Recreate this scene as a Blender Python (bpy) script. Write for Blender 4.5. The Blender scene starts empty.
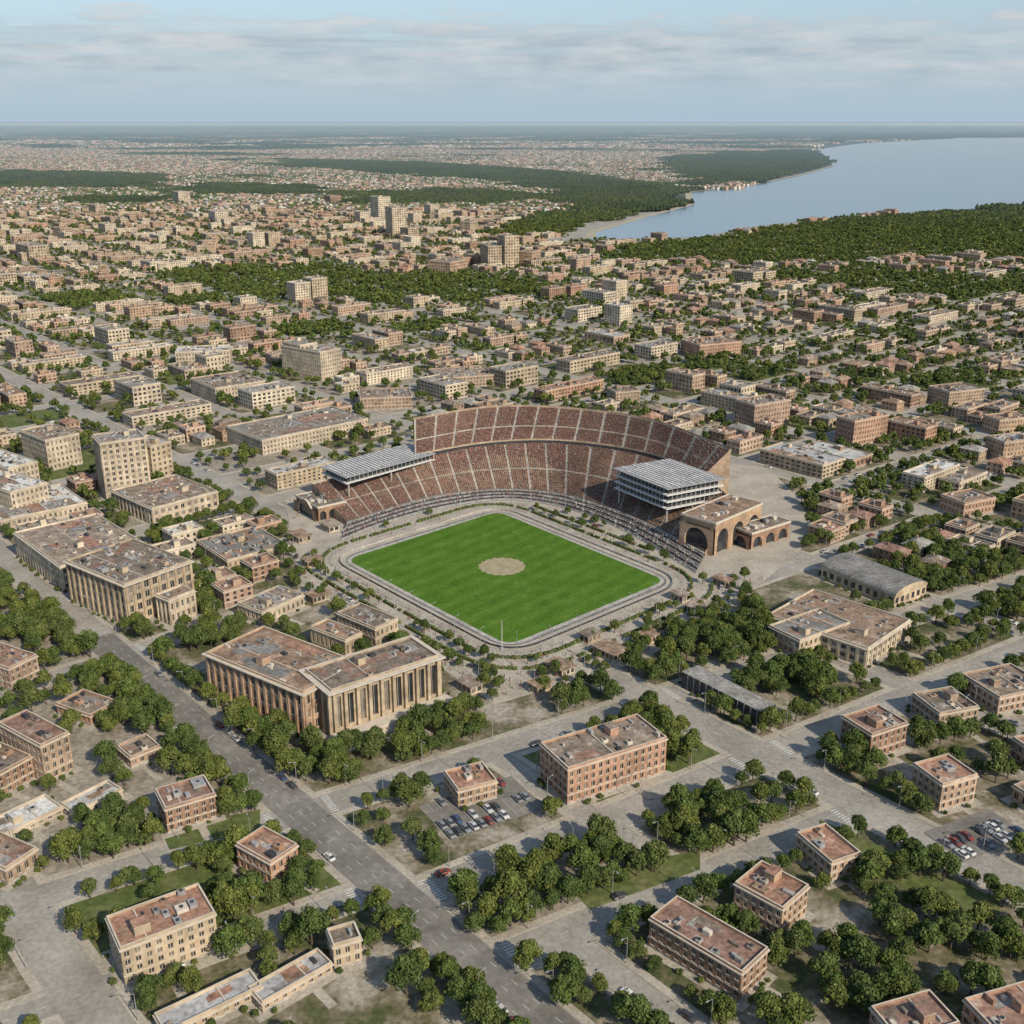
import bpy, math, random
import numpy as np
from mathutils import Vector
from mathutils import noise as mn
R=random.Random(7)
scene=bpy.context.scene
# ------------------------------------------------------------------ camera / survey
CH=200.0; FP=1098.0; PIT=math.atan(391/FP); SP=math.sin(PIT); CP=math.cos(PIT)
def G(u,v,z=0.0):
    yv=(512-v)/FP; dy=CP+yv*SP; dz=-SP+yv*CP
    t=(CH-z)/(-dz)
    return ((u-512)/FP*t, dy*t)
def height_of(u,vroof,vbase):
    p=G(u,vbase); yv=(512-vroof)/FP; dy=CP+yv*SP; dz=-SP+yv*CP
    return CH+dz*p[1]/dy
cam=bpy.data.cameras.new('camera'); co=bpy.data.objects.new('camera',cam); scene.collection.objects.link(co)
cam.sensor_width=36; cam.lens=36*FP/1024; cam.clip_end=400000; cam.clip_start=1
co.location=(0,0,CH); co.rotation_euler=(math.pi/2-PIT,0,0); scene.camera=co
scene.view_settings.view_transform='Standard'; scene.view_settings.look='None'; scene.view_settings.exposure=0
# ------------------------------------------------------------------ light
EL=math.radians(36); AZ=math.radians(140)
sd=Vector((math.sin(AZ)*math.cos(EL),math.cos(AZ)*math.cos(EL),math.sin(EL)))
sl=bpy.data.lights.new('sun','SUN'); sl.energy=5.0; sl.angle=math.radians(.5); sl.color=(1,.88,.70)
so=bpy.data.objects.new('sun',sl); scene.collection.objects.link(so); so.rotation_euler=sd.to_track_quat('Z','Y').to_euler()
so.location=(300,-300,600)
w=bpy.data.worlds.new('World'); scene.world=w; w.use_nodes=True
nt=w.node_tree; N=nt.nodes; LK=nt.links; N.clear()
def nn(nt,t,**k):
    n=nt.nodes.new(t)
    for a,b in k.items(): setattr(n,a,b)
    return n
def mrange(nt,src,a,b,smooth=True,c=0,d=1):
    r=nn(nt,'ShaderNodeMapRange'); 
    if smooth: r.interpolation_type='SMOOTHSTEP'
    r.inputs[1].default_value=a; r.inputs[2].default_value=b; r.inputs[3].default_value=c; r.inputs[4].default_value=d
    nt.links.new(src,r.inputs[0]); return r.outputs[0]
def mth(nt,op,a,b):
    m=nn(nt,'ShaderNodeMath',operation=op)
    for i,x in enumerate((a,b)):
        if isinstance(x,(int,float)): m.inputs[i].default_value=x
        else: nt.links.new(x,m.inputs[i])
    return m.outputs[0]
out=nn(nt,'ShaderNodeOutputWorld'); bg=nn(nt,'ShaderNodeBackground'); bg.inputs[1].default_value=.14
sky=nn(nt,'ShaderNodeTexSky',sky_type='NISHITA'); sky.sun_disc=False; sky.sun_elevation=EL; sky.sun_rotation=AZ
sky.air_density=1.0; sky.dust_density=.6; sky.ozone_density=2.0
tc=nn(nt,'ShaderNodeTexCoord')
def cloud_noise(sc,detail=8,rough=.6):
    mp=nn(nt,'ShaderNodeMapping'); mp.inputs['Scale'].default_value=sc
    no=nn(nt,'ShaderNodeTexNoise'); no.inputs['Scale'].default_value=1; no.inputs['Detail'].default_value=detail; no.inputs['Roughness'].default_value=rough
    LK.new(tc.outputs['Generated'],mp.inputs[0]); LK.new(mp.outputs[0],no.inputs[0]); return no.outputs[0]
sx=nn(nt,'ShaderNodeSeparateXYZ'); LK.new(tc.outputs['Generated'],sx.inputs[0]); Z=sx.outputs[2]
nA_=cloud_noise((15,15,85)); nB_=cloud_noise((6,6,170),5,.55)
hz_f=mrange(nt,Z,.16,.0,True,.3,.93)
mxh=nn(nt,'ShaderNodeMix',data_type='RGBA'); LK.new(hz_f,mxh.inputs[0]); LK.new(sky.outputs[0],mxh.inputs[6]); mxh.inputs[7].default_value=(2.85,3.75,4.6,1)
ze=mth(nt,'ADD',Z,mth(nt,'MULTIPLY',mth(nt,'SUBTRACT',nA_,.5),-.08))
top=mrange(nt,ze,.084,.068); bot=mrange(nt,Z,.01,.055)
body=mth(nt,'MULTIPLY',mth(nt,'MULTIPLY',top,bot),mrange(nt,nB_,.3,.6,True,.3,1))
mxc=nn(nt,'ShaderNodeMix',data_type='RGBA'); LK.new(mth(nt,'MULTIPLY',body,.8),mxc.inputs[0]); LK.new(mxh.outputs[2],mxc.inputs[6])
crc=nn(nt,'ShaderNodeValToRGB'); crc.color_ramp.elements[0].position=.36; crc.color_ramp.elements[1].position=.64
crc.color_ramp.elements[0].color=(.36,.43,.50,1); crc.color_ramp.elements[1].color=(.62,.635,.65,1); LK.new(nA_,crc.inputs[0])
vm=nn(nt,'ShaderNodeVectorMath',operation='SCALE'); vm.inputs['Scale'].default_value=7.4; LK.new(crc.outputs[0],vm.inputs[0]); LK.new(vm.outputs[0],mxc.inputs[7])
LK.new(mxc.outputs[2],bg.inputs[0]); LK.new(bg.outputs[0],out.inputs[0])
# ------------------------------------------------------------------ materials
MATS={}
def M(name,cols,scale=.1,rough=.85,rand=None,bump=0,detail=4,attr=None,metal=0,spec=.3,cross=None,lo=.3,hi=.7,cl=(.72,1.15)):
    m=bpy.data.materials.new(name); m.use_nodes=True; nt=m.node_tree; b=nt.nodes['Principled BSDF']
    b.inputs['Roughness'].default_value=rough; b.inputs['Metallic'].default_value=metal
    b.inputs['Specular IOR Level'].default_value=spec
    geo=nn(nt,'ShaderNodeNewGeometry'); no=nn(nt,'ShaderNodeTexNoise'); no.inputs['Scale'].default_value=scale
    no.inputs['Detail'].default_value=detail; no.inputs['Roughness'].default_value=.68
    nt.links.new(geo.outputs['Position'],no.inputs['Vector'])
    cr=nn(nt,'ShaderNodeValToRGB'); e=cr.color_ramp.elements
    n=len(cols)
    while len(e)<n: e.new(.5)
    for i,c in enumerate(cols):
        e[i].position=lo+(hi-lo)*i/max(1,n-1); e[i].color=(*c,1)
    nt.links.new(no.outputs[0],cr.inputs[0]); col=cr.outputs[0]
    def mul(a,bk):
        x=nn(nt,'ShaderNodeMix',data_type='RGBA',blend_type='MULTIPLY'); x.inputs[0].default_value=1
        nt.links.new(a,x.inputs[6]); nt.links.new(bk,x.inputs[7]); return x.outputs[2]
    if rand:
        oi=nn(nt,'ShaderNodeObjectInfo'); rr=nn(nt,'ShaderNodeValToRGB'); rr.color_ramp.interpolation='CONSTANT'
        ee=rr.color_ramp.elements
        while len(ee)<len(rand): ee.new(.5)
        for i,c in enumerate(rand): ee[i].position=i/len(rand); ee[i].color=(*c,1)
        nt.links.new(oi.outputs['Random'],rr.inputs[0]); col=mul(col,rr.outputs[0])
    if attr:
        at=nn(nt,'ShaderNodeAttribute',attribute_name=attr); col=mul(col,at.outputs['Color'])
    if cross:
        n2=nn(nt,'ShaderNodeTexNoise'); n2.inputs['Scale'].default_value=cross; n2.inputs['Detail'].default_value=2
        nt.links.new(geo.outputs['Position'],n2.inputs['Vector'])
        c2=nn(nt,'ShaderNodeValToRGB'); c2.color_ramp.elements[0].position=.35; c2.color_ramp.elements[1].position=.65
        c2.color_ramp.elements[0].color=(cl[0],cl[0],cl[0],1); c2.color_ramp.elements[1].color=(cl[1],cl[1],cl[1],1)
        nt.links.new(n2.outputs[0],c2.inputs[0]); col=mul(col,c2.outputs[0])
    nt.links.new(col,b.inputs['Base Color'])
    if bump:
        bp=nn(nt,'ShaderNodeBump'); bp.inputs['Strength'].default_value=bump; bp.inputs['Distance'].default_value=.3
        nt.links.new(no.outputs[0],bp.inputs['Height']); nt.links.new(bp.outputs[0],b.inputs['Normal'])
    MATS[name]=m; return m
M('brick',[(.26,.175,.13),(.34,.235,.17),(.42,.31,.23)],.5,rand=[(1,1,1),(1.08,.94,.87),(.84,.76,.71),(1.0,1.05,1.02),(1.2,1.22,1.18),(1.12,1.1,1.0)],cross=.12,detail=3)
M('stone',[(.37,.305,.22),(.46,.385,.285),(.53,.455,.35)],.4,rand=[(1,1,1),(1.08,1.07,1.06),(.84,.8,.75),(1.15,1.18,1.2),(.95,.9,.84)],cross=.1,detail=3)
M('trim',[(.42,.37,.30),(.56,.50,.42)],.6,detail=2)
M('white_trim',[(.50,.50,.48),(.66,.66,.64)],.6,detail=2)
M('glass',[(.018,.022,.028),(.05,.055,.06)],.15,rough=.15,spec=.6,detail=1)
M('blind',[(.12,.11,.095),(.24,.21,.18)],.4,rough=.4,detail=1)
M('roof_brown',[(.11,.085,.066),(.19,.15,.115),(.27,.215,.17),(.46,.41,.35)],.22,rand=[(1,1,1),(1.12,1.0,.92),(.82,.84,.86),(1.22,1.22,1.22),(1.1,.95,.85)],detail=6,cross=.9,lo=.32,hi=.70)
M('roof_terracotta',[(.15,.09,.065),(.25,.15,.11),(.33,.205,.155),(.50,.42,.36)],.24,rand=[(1,1,1),(.85,.87,.9),(1.12,1.05,1.0)],detail=6,cross=.9,lo=.32,hi=.72)
M('roof_white',[(.34,.34,.32),(.55,.55,.53),(.70,.70,.68)],.12,rand=[(1,1,1),(.78,.78,.78),(1,.98,.94),(.65,.65,.67)],cross=.7,detail=6)
M('roof_grey',[(.15,.145,.13),(.24,.23,.21),(.36,.345,.325)],.15,rand=[(1,1,1),(1.2,1.2,1.2),(.8,.8,.82)],cross=.8,detail=5)
M('metal',[(.26,.26,.26),(.38,.38,.37)],.6,rough=.55,metal=.2,detail=2)
M('dark_metal',[(.03,.03,.035),(.06,.06,.065)],.6,rough=.5,detail=2)
M('asphalt',[(.20,.186,.16),(.29,.272,.24),(.37,.348,.31)],.045,detail=7,cross=.7,cl=(.85,1.08))
M('asphalt_dark',[(.12,.113,.10),(.175,.165,.148),(.24,.226,.203)],.06,detail=6,cross=.5,cl=(.85,1.1))
M('paving',[(.27,.24,.195),(.36,.325,.27),(.43,.395,.335)],.07,detail=6,cross=1.1,cl=(.82,1.12))
M('lot',[(.05,.068,.024),(.08,.09,.036),(.15,.13,.08),(.25,.22,.165),(.33,.30,.25)],.045,detail=7,cross=.6,lo=.36,hi=.62)
M('lawn',[(.06,.09,.024),(.095,.12,.034),(.16,.155,.07)],.08,detail=6,cross=.5)
M('dirt',[(.18,.155,.12),(.26,.23,.185),(.34,.31,.26)],.06,detail=6,cross=.5)
M('paint',[(.4,.4,.38),(.62,.62,.6)],1.5,detail=2)
M('leaf',[(.062,.086,.026),(.09,.115,.036),(.13,.15,.052)],.25,rough=.75,attr='tint',rand=[(1,1,1),(.84,.92,.87),(1.1,1.06,.92),(.95,1.05,.9),(1.22,1.16,.95),(.74,.84,.8)],spec=.12,detail=2)
M('bark',[(.07,.055,.04),(.12,.095,.07)],2,detail=2)
M('ground',[(.018,.032,.02),(.03,.045,.026),(.08,.082,.058),(.16,.14,.11)],.004,detail=8,lo=.36,hi=.66)
M('sand',[(.30,.26,.19),(.38,.34,.26)],.05)
M('seatmat',[(.8,.8,.8),(1,1,1)],.3,attr='tint',rough=.7,detail=1,spec=.2)
M('concrete',[(.27,.25,.22),(.36,.34,.305),(.43,.41,.375)],.12,cross=.8,detail=5)
M('concrete_dark',[(.11,.11,.105),(.17,.167,.16),(.24,.235,.225)],.15,cross=.7,detail=5)
M('clay',[(.22,.19,.105),(.31,.265,.165),(.36,.31,.21)],.3,detail=6)
for i,c in enumerate([(.45,.45,.45),(.05,.05,.055),(.2,.21,.22),(.2,.04,.03),(.05,.08,.15),(.6,.6,.58)]):
    M('paint%d'%i,[c,c],1,rough=.3,spec=.6,detail=0)
m=M('turf',[(.055,.122,.012),(.07,.145,.016),(.10,.168,.028)],.10,detail=7,rough=.9,spec=.1,cross=.8,cl=(.85,1.1))
nt=m.node_tree; b=nt.nodes['Principled BSDF']; lk=b.inputs['Base Color'].links[0]; src=lk.from_socket
geo=nn(nt,'ShaderNodeNewGeometry'); wv=nn(nt,'ShaderNodeTexWave'); wv.inputs['Scale'].default_value=.035; wv.inputs['Distortion'].default_value=.4
mpn=nn(nt,'ShaderNodeMapping'); mpn.inputs['Rotation'].default_value=(0,0,math.radians(41)); nt.links.new(geo.outputs[0],mpn.inputs[0]); nt.links.new(mpn.outputs[0],wv.inputs[0])
cr=nn(nt,'ShaderNodeValToRGB'); cr.color_ramp.elements[0].color=(.9,.92,.9,1); cr.color_ramp.elements[1].color=(1.06,1.05,1.05,1); cr.color_ramp.elements[0].position=.4; cr.color_ramp.elements[1].position=.6
nt.links.new(wv.outputs[0],cr.inputs[0]); x=nn(nt,'ShaderNodeMix',data_type='RGBA',blend_type='MULTIPLY'); x.inputs[0].default_value=1
nt.links.new(src,x.inputs[6]); nt.links.new(cr.outputs[0],x.inputs[7]); nt.links.new(x.outputs[2],b.inputs['Base Color'])
m=bpy.data.materials.new('water'); m.use_nodes=True; MATS['water']=m; nt=m.node_tree; b=nt.nodes['Principled BSDF']
b.inputs['Base Color'].default_value=(.16,.21,.25,1); b.inputs['Roughness'].default_value=.22
geo=nn(nt,'ShaderNodeNewGeometry'); no=nn(nt,'ShaderNodeTexNoise'); no.inputs['Scale'].default_value=.02; no.inputs['Detail'].default_value=6
nt.links.new(geo.outputs[0],no.inputs[0]); bp=nn(nt,'ShaderNodeBump'); bp.inputs['Strength'].default_value=.15; bp.inputs['Distance'].default_value=2
nt.links.new(no.outputs[0],bp.inputs['Height']); nt.links.new(bp.outputs[0],b.inputs['Normal'])
# ------------------------------------------------------------------ mesh builder
class MB:
    def __init__(s,mats): s.v=[];s.f=[];s.m=[];s.t=[];s.mats=list(mats);s.ix={n:i for i,n in enumerate(mats)}; s.tint=(1,1,1)
    def face(s,pts,m):
        k=len(s.v); s.v.extend(pts); s.f.append(tuple(range(k,k+len(pts)))); s.m.append(s.ix[m]); s.t.append(s.tint)
    def box(s,x0,y0,z0,x1,y1,z1,m,bottom=False,top=None):
        a=[(x0,y0,z0),(x1,y0,z0),(x1,y1,z0),(x0,y1,z0),(x0,y0,z1),(x1,y0,z1),(x1,y1,z1),(x0,y1,z1)]
        for q in ((0,1,5,4),(1,2,6,5),(2,3,7,6),(3,0,4,7)): s.face([a[i] for i in q],m)
        s.face([a[i] for i in (4,5,6,7)],top or m)
        if bottom: s.face([a[i] for i in (3,2,1,0)],m)
    def cyl(s,x,y,z0,z1,r0,r1,m,n=8,cap=True):
        A=[(x+r0*math.cos(2*math.pi*i/n),y+r0*math.sin(2*math.pi*i/n),z0) for i in range(n)]
        B=[(x+r1*math.cos(2*math.pi*i/n),y+r1*math.sin(2*math.pi*i/n),z1) for i in range(n)]
        for i in range(n): j=(i+1)%n; s.face([A[i],A[j],B[j],B[i]],m)
        if cap: s.face(B,m)
    def tube(s,p,q,r0,r1,m,n=5):
        p=Vector(p);q=Vector(q);d=(q-p).normalized(); a=d.orthogonal().normalized(); b=d.cross(a)
        A=[tuple(p+(a*math.cos(2*math.pi*i/n)+b*math.sin(2*math.pi*i/n))*r0) for i in range(n)]
        B=[tuple(q+(a*math.cos(2*math.pi*i/n)+b*math.sin(2*math.pi*i/n))*r1) for i in range(n)]
        for i in range(n): j=(i+1)%n; s.face([A[i],A[j],B[j],B[i]],m)
        s.face(B,m)
    def mesh(s,name,tint=False):
        me=bpy.data.meshes.new(name); me.from_pydata(s.v,[],s.f)
        for n in s.mats: me.materials.append(MATS[n])
        me.polygons.foreach_set('material_index',s.m)
        if tint:
            a=me.attributes.new('tint','FLOAT_COLOR','FACE'); arr=np.ones((len(s.f),4),dtype=np.float32); arr[:,:3]=np.array(s.t); a.data.foreach_set('color',arr.ravel())
        me.update(); return me
def add(name,me,loc=(0,0,0),rz=0,sc=None,parent=None):
    o=bpy.data.objects.new(name,me); scene.collection.objects.link(o); o.location=loc; o.rotation_euler=(0,0,rz)
    if sc is not None: o.scale=sc
    if parent: o.parent=parent
    return o
# ------------------------------------------------------------------ architecture
def facade(mb,o,d,n,length,z0,z1,floors,bay,ww,wh,mw,rec=.3,sill=False,rng=R):
    cols=max(1,round(length/bay)); cw=length/cols; fh=(z1-z0)/floors
    def P(x,z,off=0): return (o[0]+d[0]*x+n[0]*off,o[1]+d[1]*x+n[1]*off,z)
    for j in range(floors):
        for i in range(cols):
            a0=i*cw;a1=a0+cw;b0=z0+j*fh;b1=b0+fh
            w0=a0+cw*(1-ww)/2;w1=a1-cw*(1-ww)/2;h0=b0+fh*(1-wh)*.5;h1=h0+fh*wh
            mb.face([P(a0,b0),P(a1,b0),P(w1,h0),P(w0,h0)],mw); mb.face([P(a1,b0),P(a1,b1),P(w1,h1),P(w1,h0)],mw)
            mb.face([P(a1,b1),P(a0,b1),P(w0,h1),P(w1,h1)],mw); mb.face([P(a0,b1),P(a0,b0),P(w0,h0),P(w0,h1)],mw)
            r=-rec
            mb.face([P(w0,h0),P(w1,h0),P(w1,h0,r),P(w0,h0,r)],mw); mb.face([P(w1,h0),P(w1,h1),P(w1,h1,r),P(w1,h0,r)],mw)
            mb.face([P(w1,h1),P(w0,h1),P(w0,h1,r),P(w1,h1,r)],mw); mb.face([P(w0,h1),P(w0,h0),P(w0,h0,r),P(w0,h1,r)],mw)
            g='glass' if rng.random()<.66 else 'blind'
            mb.face([P(w0,h0,r),P(w1,h0,r),P(w1,h1,r),P(w0,h1,r)],g)
            if sill:
                s0=w0-.12;s1=w1+.12
                mb.face([P(s0,h0-.22,.14),P(s1,h0-.22,.14),P(s1,h0-.02,.14),P(s0,h0-.02,.14)],'trim')
                mb.face([P(s0,h0-.02,.14),P(s1,h0-.02,.14),P(s1,h0-.02,-.05),P(s0,h0-.02,-.05)],'trim')
                xm=(w0+w1)/2
                mb.face([P(xm-.06,h0,r+.06),P(xm+.06,h0,r+.06),P(xm+.06,h1,r+.06),P(xm-.06,h1,r+.06)],'trim')
def ring(mb,cx,cy,hx,hy,z0,z1,o,m):
    e=.06
    mb.box(cx-hx-o,cy-hy-o,z0,cx+hx+o,cy-hy+e,z1,m,True); mb.box(cx-hx-o,cy+hy-e,z0,cx+hx+o,cy+hy+o,z1,m,True)
    mb.box(cx-hx-o,cy-hy+e,z0,cx-hx+e,cy+hy-e,z1,m,True); mb.box(cx+hx-e,cy-hy+e,z0,cx+hx+o,cy+hy-e,z1,m,True)
BM=['brick','stone','trim','white_trim','glass','blind','roof_brown','roof_terracotta','roof_white','roof_grey','metal','dark_metal','concrete','bark']
def block(mb,cx,cy,L,W,z0,H,floors,wall='brick',roof='roof_terracotta',trim='trim',bay=2.6,ww=.42,wh=.55,pil=0,pilm=None,sill=True,clutter=1.0,rng=R,rec=.3,cornice=.35,par=.8):
    hx=L/2;hy=W/2; zt=z0+H; zb=z0+.7; zc=zt-par-.5
    F=[((cx-hx,cy-hy),(1,0),(0,-1),L),((cx+hx,cy-hy),(0,1),(1,0),W),((cx+hx,cy+hy),(-1,0),(0,1),L),((cx-hx,cy+hy),(0,-1),(-1,0),W)]
    for o,d,n,l in F:
        def P(x,z): return (o[0]+d[0]*x,o[1]+d[1]*x,z)
        mb.face([P(0,z0-.5),P(l,z0-.5),P(l,zb),P(0,zb)],'concrete' if z0<1 else wall); mb.face([P(0,zc),P(l,zc),P(l,zt),P(0,zt)],wall)
        facade(mb,o,d,n,l,zb,zc,floors,bay,ww,wh,wall,rec=rec,sill=sill,rng=rng)
        if pil:
            cols=max(1,round(l/bay))
            for i in range(cols+1):
                x=i*l/cols; pw=bay*.13
                x=min(max(x,pw+.02),l-pw-.02)
                a=(o[0]+d[0]*(x-pw)-n[0]*.05,o[1]+d[1]*(x-pw)-n[1]*.05); c=(o[0]+d[0]*(x+pw)+n[0]*pil,o[1]+d[1]*(x+pw)+n[1]*pil)
                mb.box(min(a[0],c[0]),min(a[1],c[1]),z0-.2,max(a[0],c[0]),max(a[1],c[1]),zc+.1,pilm or wall)
    t=.4; zr=zt-par
    ring(mb,cx,cy,hx,hy,zc+.1,zc+.5,cornice+(pil if pil else 0)*.9,trim)
    if floors>1 and pil==0: ring(mb,cx,cy,hx,hy,zb+(zc-zb)/floors-.15,zb+(zc-zb)/floors+.12,.13,trim)
    mb.face([(cx-hx+t,cy-hy+t,zr),(cx+hx-t,cy-hy+t,zr),(cx+hx-t,cy+hy-t,zr),(cx-hx+t,cy+hy-t,zr)],roof)
    O=[(cx-hx,cy-hy),(cx+hx,cy-hy),(cx+hx,cy+hy),(cx-hx,cy+hy)]; I=[(cx-hx+t,cy-hy+t),(cx+hx-t,cy-hy+t),(cx+hx-t,cy+hy-t),(cx-hx+t,cy+hy-t)]
    for i in range(4):
        j=(i+1)%4
        mb.face([(*O[i],zt),(*O[j],zt),(*I[j],zt),(*I[i],zt)],trim)
        mb.face([(*I[i],zr),(*I[j],zr),(*I[j],zt),(*I[i],zt)],wall)
    k=int(L*W/30*clutter)+ (1 if clutter else 0)
    used=[]
    for q in range(min(k,46)):
        bw=rng.uniform(.6,2.2); bl=rng.uniform(.6,2.8); bh=rng.uniform(.4,1.4)
        if rng.random()<.12: bw*=1.8; bl*=1.6
        if hx-t-bw<.5 or hy-t-bl<.5: continue
        x=cx+rng.uniform(-(hx-t-bw/2-.3),(hx-t-bw/2-.3)); y=cy+rng.uniform(-(hy-t-bl/2-.3),(hy-t-bl/2-.3))
        if any(abs(x-a)<(bw+c)/2+.3 and abs(y-b)<(bl+d)/2+.3 for a,b,c,d in used): continue
        used.append((x,y,bw,bl))
        m=rng.choice(['metal','metal','trim','concrete','roof_grey','roof_brown','dark_metal',wall])
        mb.box(x-bw/2,y-bl/2,zr,x+bw/2,y+bl/2,zr+bh,m)
        if bw>1.4: mb.cyl(x,y,zr+bh,zr+bh+.25,.5,.5,'dark_metal',8)
    if clutter and L>12 and W>9:
        bw=rng.uniform(2.6,4); bl=rng.uniform(2.6,4.4)
        for tr in range(12):
            x=cx+rng.uniform(-.7,.7)*(hx-t-bw/2); y=cy+rng.uniform(-.7,.7)*(hy-t-bl/2)
            if not any(abs(x-a)<(bw+c)/2+.3 and abs(y-b)<(bl+d)/2+.3 for a,b,c,d in used):
                mb.box(x-bw/2,y-bl/2,zr,x+bw/2,y+bl/2,zr+2.6,wall,top=roof); mb.box(x-bw/2-.12,y-bl/2-.12,zr+2.6,x+bw/2+.12,y+bl/2+.12,zr+2.75,trim,top=roof); break
    for q in range(int(2+L*W/90*(1 if clutter else 0))):
        a=rng.uniform(.8,L*.18);b2=rng.uniform(.8,W*.2)
        x=cx+rng.uniform(-1,1)*(hx-t-a-.2);y=cy+rng.uniform(-1,1)*(hy-t-b2-.2); zz=zr+.012+.006*q
        if clutter: mb.face([(x-a,y-b2,zz),(x+a,y-b2,zz),(x+a,y+b2,zz),(x-a,y+b2,zz)],rng.choice(['roof_grey','roof_brown','roof_terracotta','roof_brown',roof]))
    if clutter and L>14:
        xx=cx+rng.uniform(-.25,.25)*L; mb.box(xx-.18,cy-hy+t,zr,xx+.18,cy+hy-t,zr+.35,trim)
def hiphouse(L,W,H,wall,roof,rng):
    mb=MB(BM); hx=L/2;hy=W/2
    for o,d,n,l in [((-hx,-hy),(1,0),(0,-1),L),((hx,-hy),(0,1),(1,0),W),((hx,hy),(-1,0),(0,1),L),((-hx,hy),(0,-1),(-1,0),W)]:
        facade(mb,o,d,n,l,0,H,2,3.2,.36,.5,wall,rec=.15,rng=rng)
    e=.6; rh=W*.24; rx=hx-hy*.75; z=H-.1
    A=[(-hx-e,-hy-e,z),(hx+e,-hy-e,z),(hx+e,hy+e,z),(-hx-e,hy+e,z)]; p=(-rx,0,z+rh);q=(rx,0,z+rh)
    mb.face([A[0],A[1],q,p],roof); mb.face([A[1],A[2],q],roof); mb.face([A[2],A[3],p,q],roof); mb.face([A[3],A[0],p],roof); mb.face(A[::-1],'trim')
    mb.box(rx*.5-.4,-.4+hy*.3,z,rx*.5+.4,.4+hy*.3,z+rh+.8,'brick')
    return mb.mesh('house')
RECTS=[]
def in_rect(x,y,mg=0):
    for cx,cy,a,hl,hw,ca,sa in RECTS:
        dx=x-cx;dy=y-cy
        if abs(dx*ca+dy*sa)<hl+mg and abs(-dx*sa+dy*ca)<hw+mg: return True
    return False
def place(near,left,right,vb,hmin=3,h=None):
    h=h or max(hmin,height_of(near[0],near[1],vb))
    n=Vector(G(*near,h)); l=Vector(G(*left,h))-n; r=Vector(G(*right,h))-n
    if r.length>=l.length: d=r.normalized(); p=Vector((-d.y,d.x)); L=r.length; W=abs(l.dot(p))
    else: p=l.normalized(); d=Vector((p.y,-p.x)); W=l.length; L=abs(r.dot(d))
    c=n+d*L/2+p*W/2; a=math.atan2(d.y,d.x)
    RECTS.append((c.x,c.y,a,L/2,W/2,math.cos(a),math.sin(a)))
    return c,a,L,W,h
def bld(name,near,left,right,vb,wall='brick',roof='roof_terracotta',fh=2.9,h=None,**k):
    c,a,L,W,h=place(near,left,right,vb,h=h); rng=random.Random(int(near[0]*7+near[1]))
    mb=MB(BM); fl=max(1,int(round((h-1.8)/fh)))
    block(mb,0,0,L,W,0,h,fl,wall,roof,rng=rng,**k)
    return add(name,mb.mesh(name),(c.x,c.y,.14),a),(c,a,L,W,h)
T='roof_terracotta'; B='roof_brown'
BR=[((120,948),(101,918),(215,912),988,T,'stone'),((165,808),(140,793),(215,793),834,T),((270,862),(236,843),(309,850),888,T),
((333,945),(321,930),(361,937),971,B,'stone'),((40,745),(-2,722),(77,736),785,T),((-5,775),(-50,755),(36,757),800,B),((130,757),(111,747),(160,745),769,B),((90,715),(56,703),(122,702),727,B),
((8,668),(-30,655),(48,658),692,T),((5,868),(-35,850),(48,852),886,T),((458,790),(430,774),(497,780),809,T),
((568,768),(528,746),(667,737),806,B),((742,972),(650,917),(794,962),1003,T),((783,908),(735,882),(825,893),940,T),((832,862),(797,832),(866,856),884,T),
((872,734),(835,718),(908,722),762,T),((943,784),(906,765),(978,774),813,T),((940,713),(900,695),(979,706),732,B),((1000,697),(948,676),(1050,686),716,B),((1035,752),(1006,738),(1070,745),775,T),
((900,1040),(850,1012),(960,1022),1075,T),((1000,1035),(948,1003),(1075,1012),1062,T),((1030,795),(1012,785),(1060,785),812,B)]
for r_ in BR:
    n_,l_,rr_,vb,rf=r_[:5]
    bld('brick_apartment_building' if len(r_)<6 else 'stone_apartment_building',n_,l_,rr_,vb,'brick' if len(r_)<6 else 'stone',rf,wh=.58,ww=.45)
bld('white_roofed_hall',(165,1032),(148,1016),(262,985),1045,'stone','roof_white',clutter=.1)
bld('white_roofed_hall',(262,1002),(245,988),(332,962),1014,'stone','roof_white',clutter=.1)
bld('white_roofed_hall',(0,836),(-20,824),(62,806),846,'stone','roof_white',clutter=.1)
bld('white_roofed_hall',(75,812),(62,802),(122,788),822,'stone','roof_white',clutter=.1)
bld('civic_building',(60,566),(14,532),(140,540),592,'stone',B,fh=4.2,pil=.35,bay=3.6)
o,(c,a,L,W,h)=bld('civic_building',(124,584),(66,560),(212,568),627,'stone',B,fh=4.5,pil=.5,bay=4.2,ww=.5,wh=.66,cornice=.8)
mb=MB(BM); block(mb,0,0,13,9,0,h*.62,2,'stone',B,pil=.3,clutter=.4); cc=G(178,618); add('civic_annex',mb.mesh('civic_annex'),(cc[0],cc[1],.14),a); RECTS.append((cc[0],cc[1],a,8,6,math.cos(a),math.sin(a)))
bld('pavilion_building',(227,560),(196,540),(290,545),571,'stone','roof_grey',fh=4)
bld('low_hall',(262,612),(228,606),(304,594),626,'stone',B,fh=4)
bld('civic_building',(152,508),(111,490),(226,494),526,'stone',B,fh=4,pil=.3,bay=4,ww=.5)
bld('apartment_tower',(100,443),(71,437),(145,437),501,'stone','roof_grey',fh=3.3,pil=.4,bay=3.4,ww=.45,wh=.6)
bld('apartment_tower',(150,446),(128,440),(172,441),486,'stone','roof_white',fh=3.3,bay=3.4)
bld('office_building',(45,440),(20,430),(76,432),472,'stone','roof_brown',fh=3.4)
bld('office_building',(8,468),(-30,455),(35,460),500,'stone','roof_white',fh=3.4)
bld('office_building',(10,492),(-30,478),(47,482),520,'stone','roof_white',fh=3.4)
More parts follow.
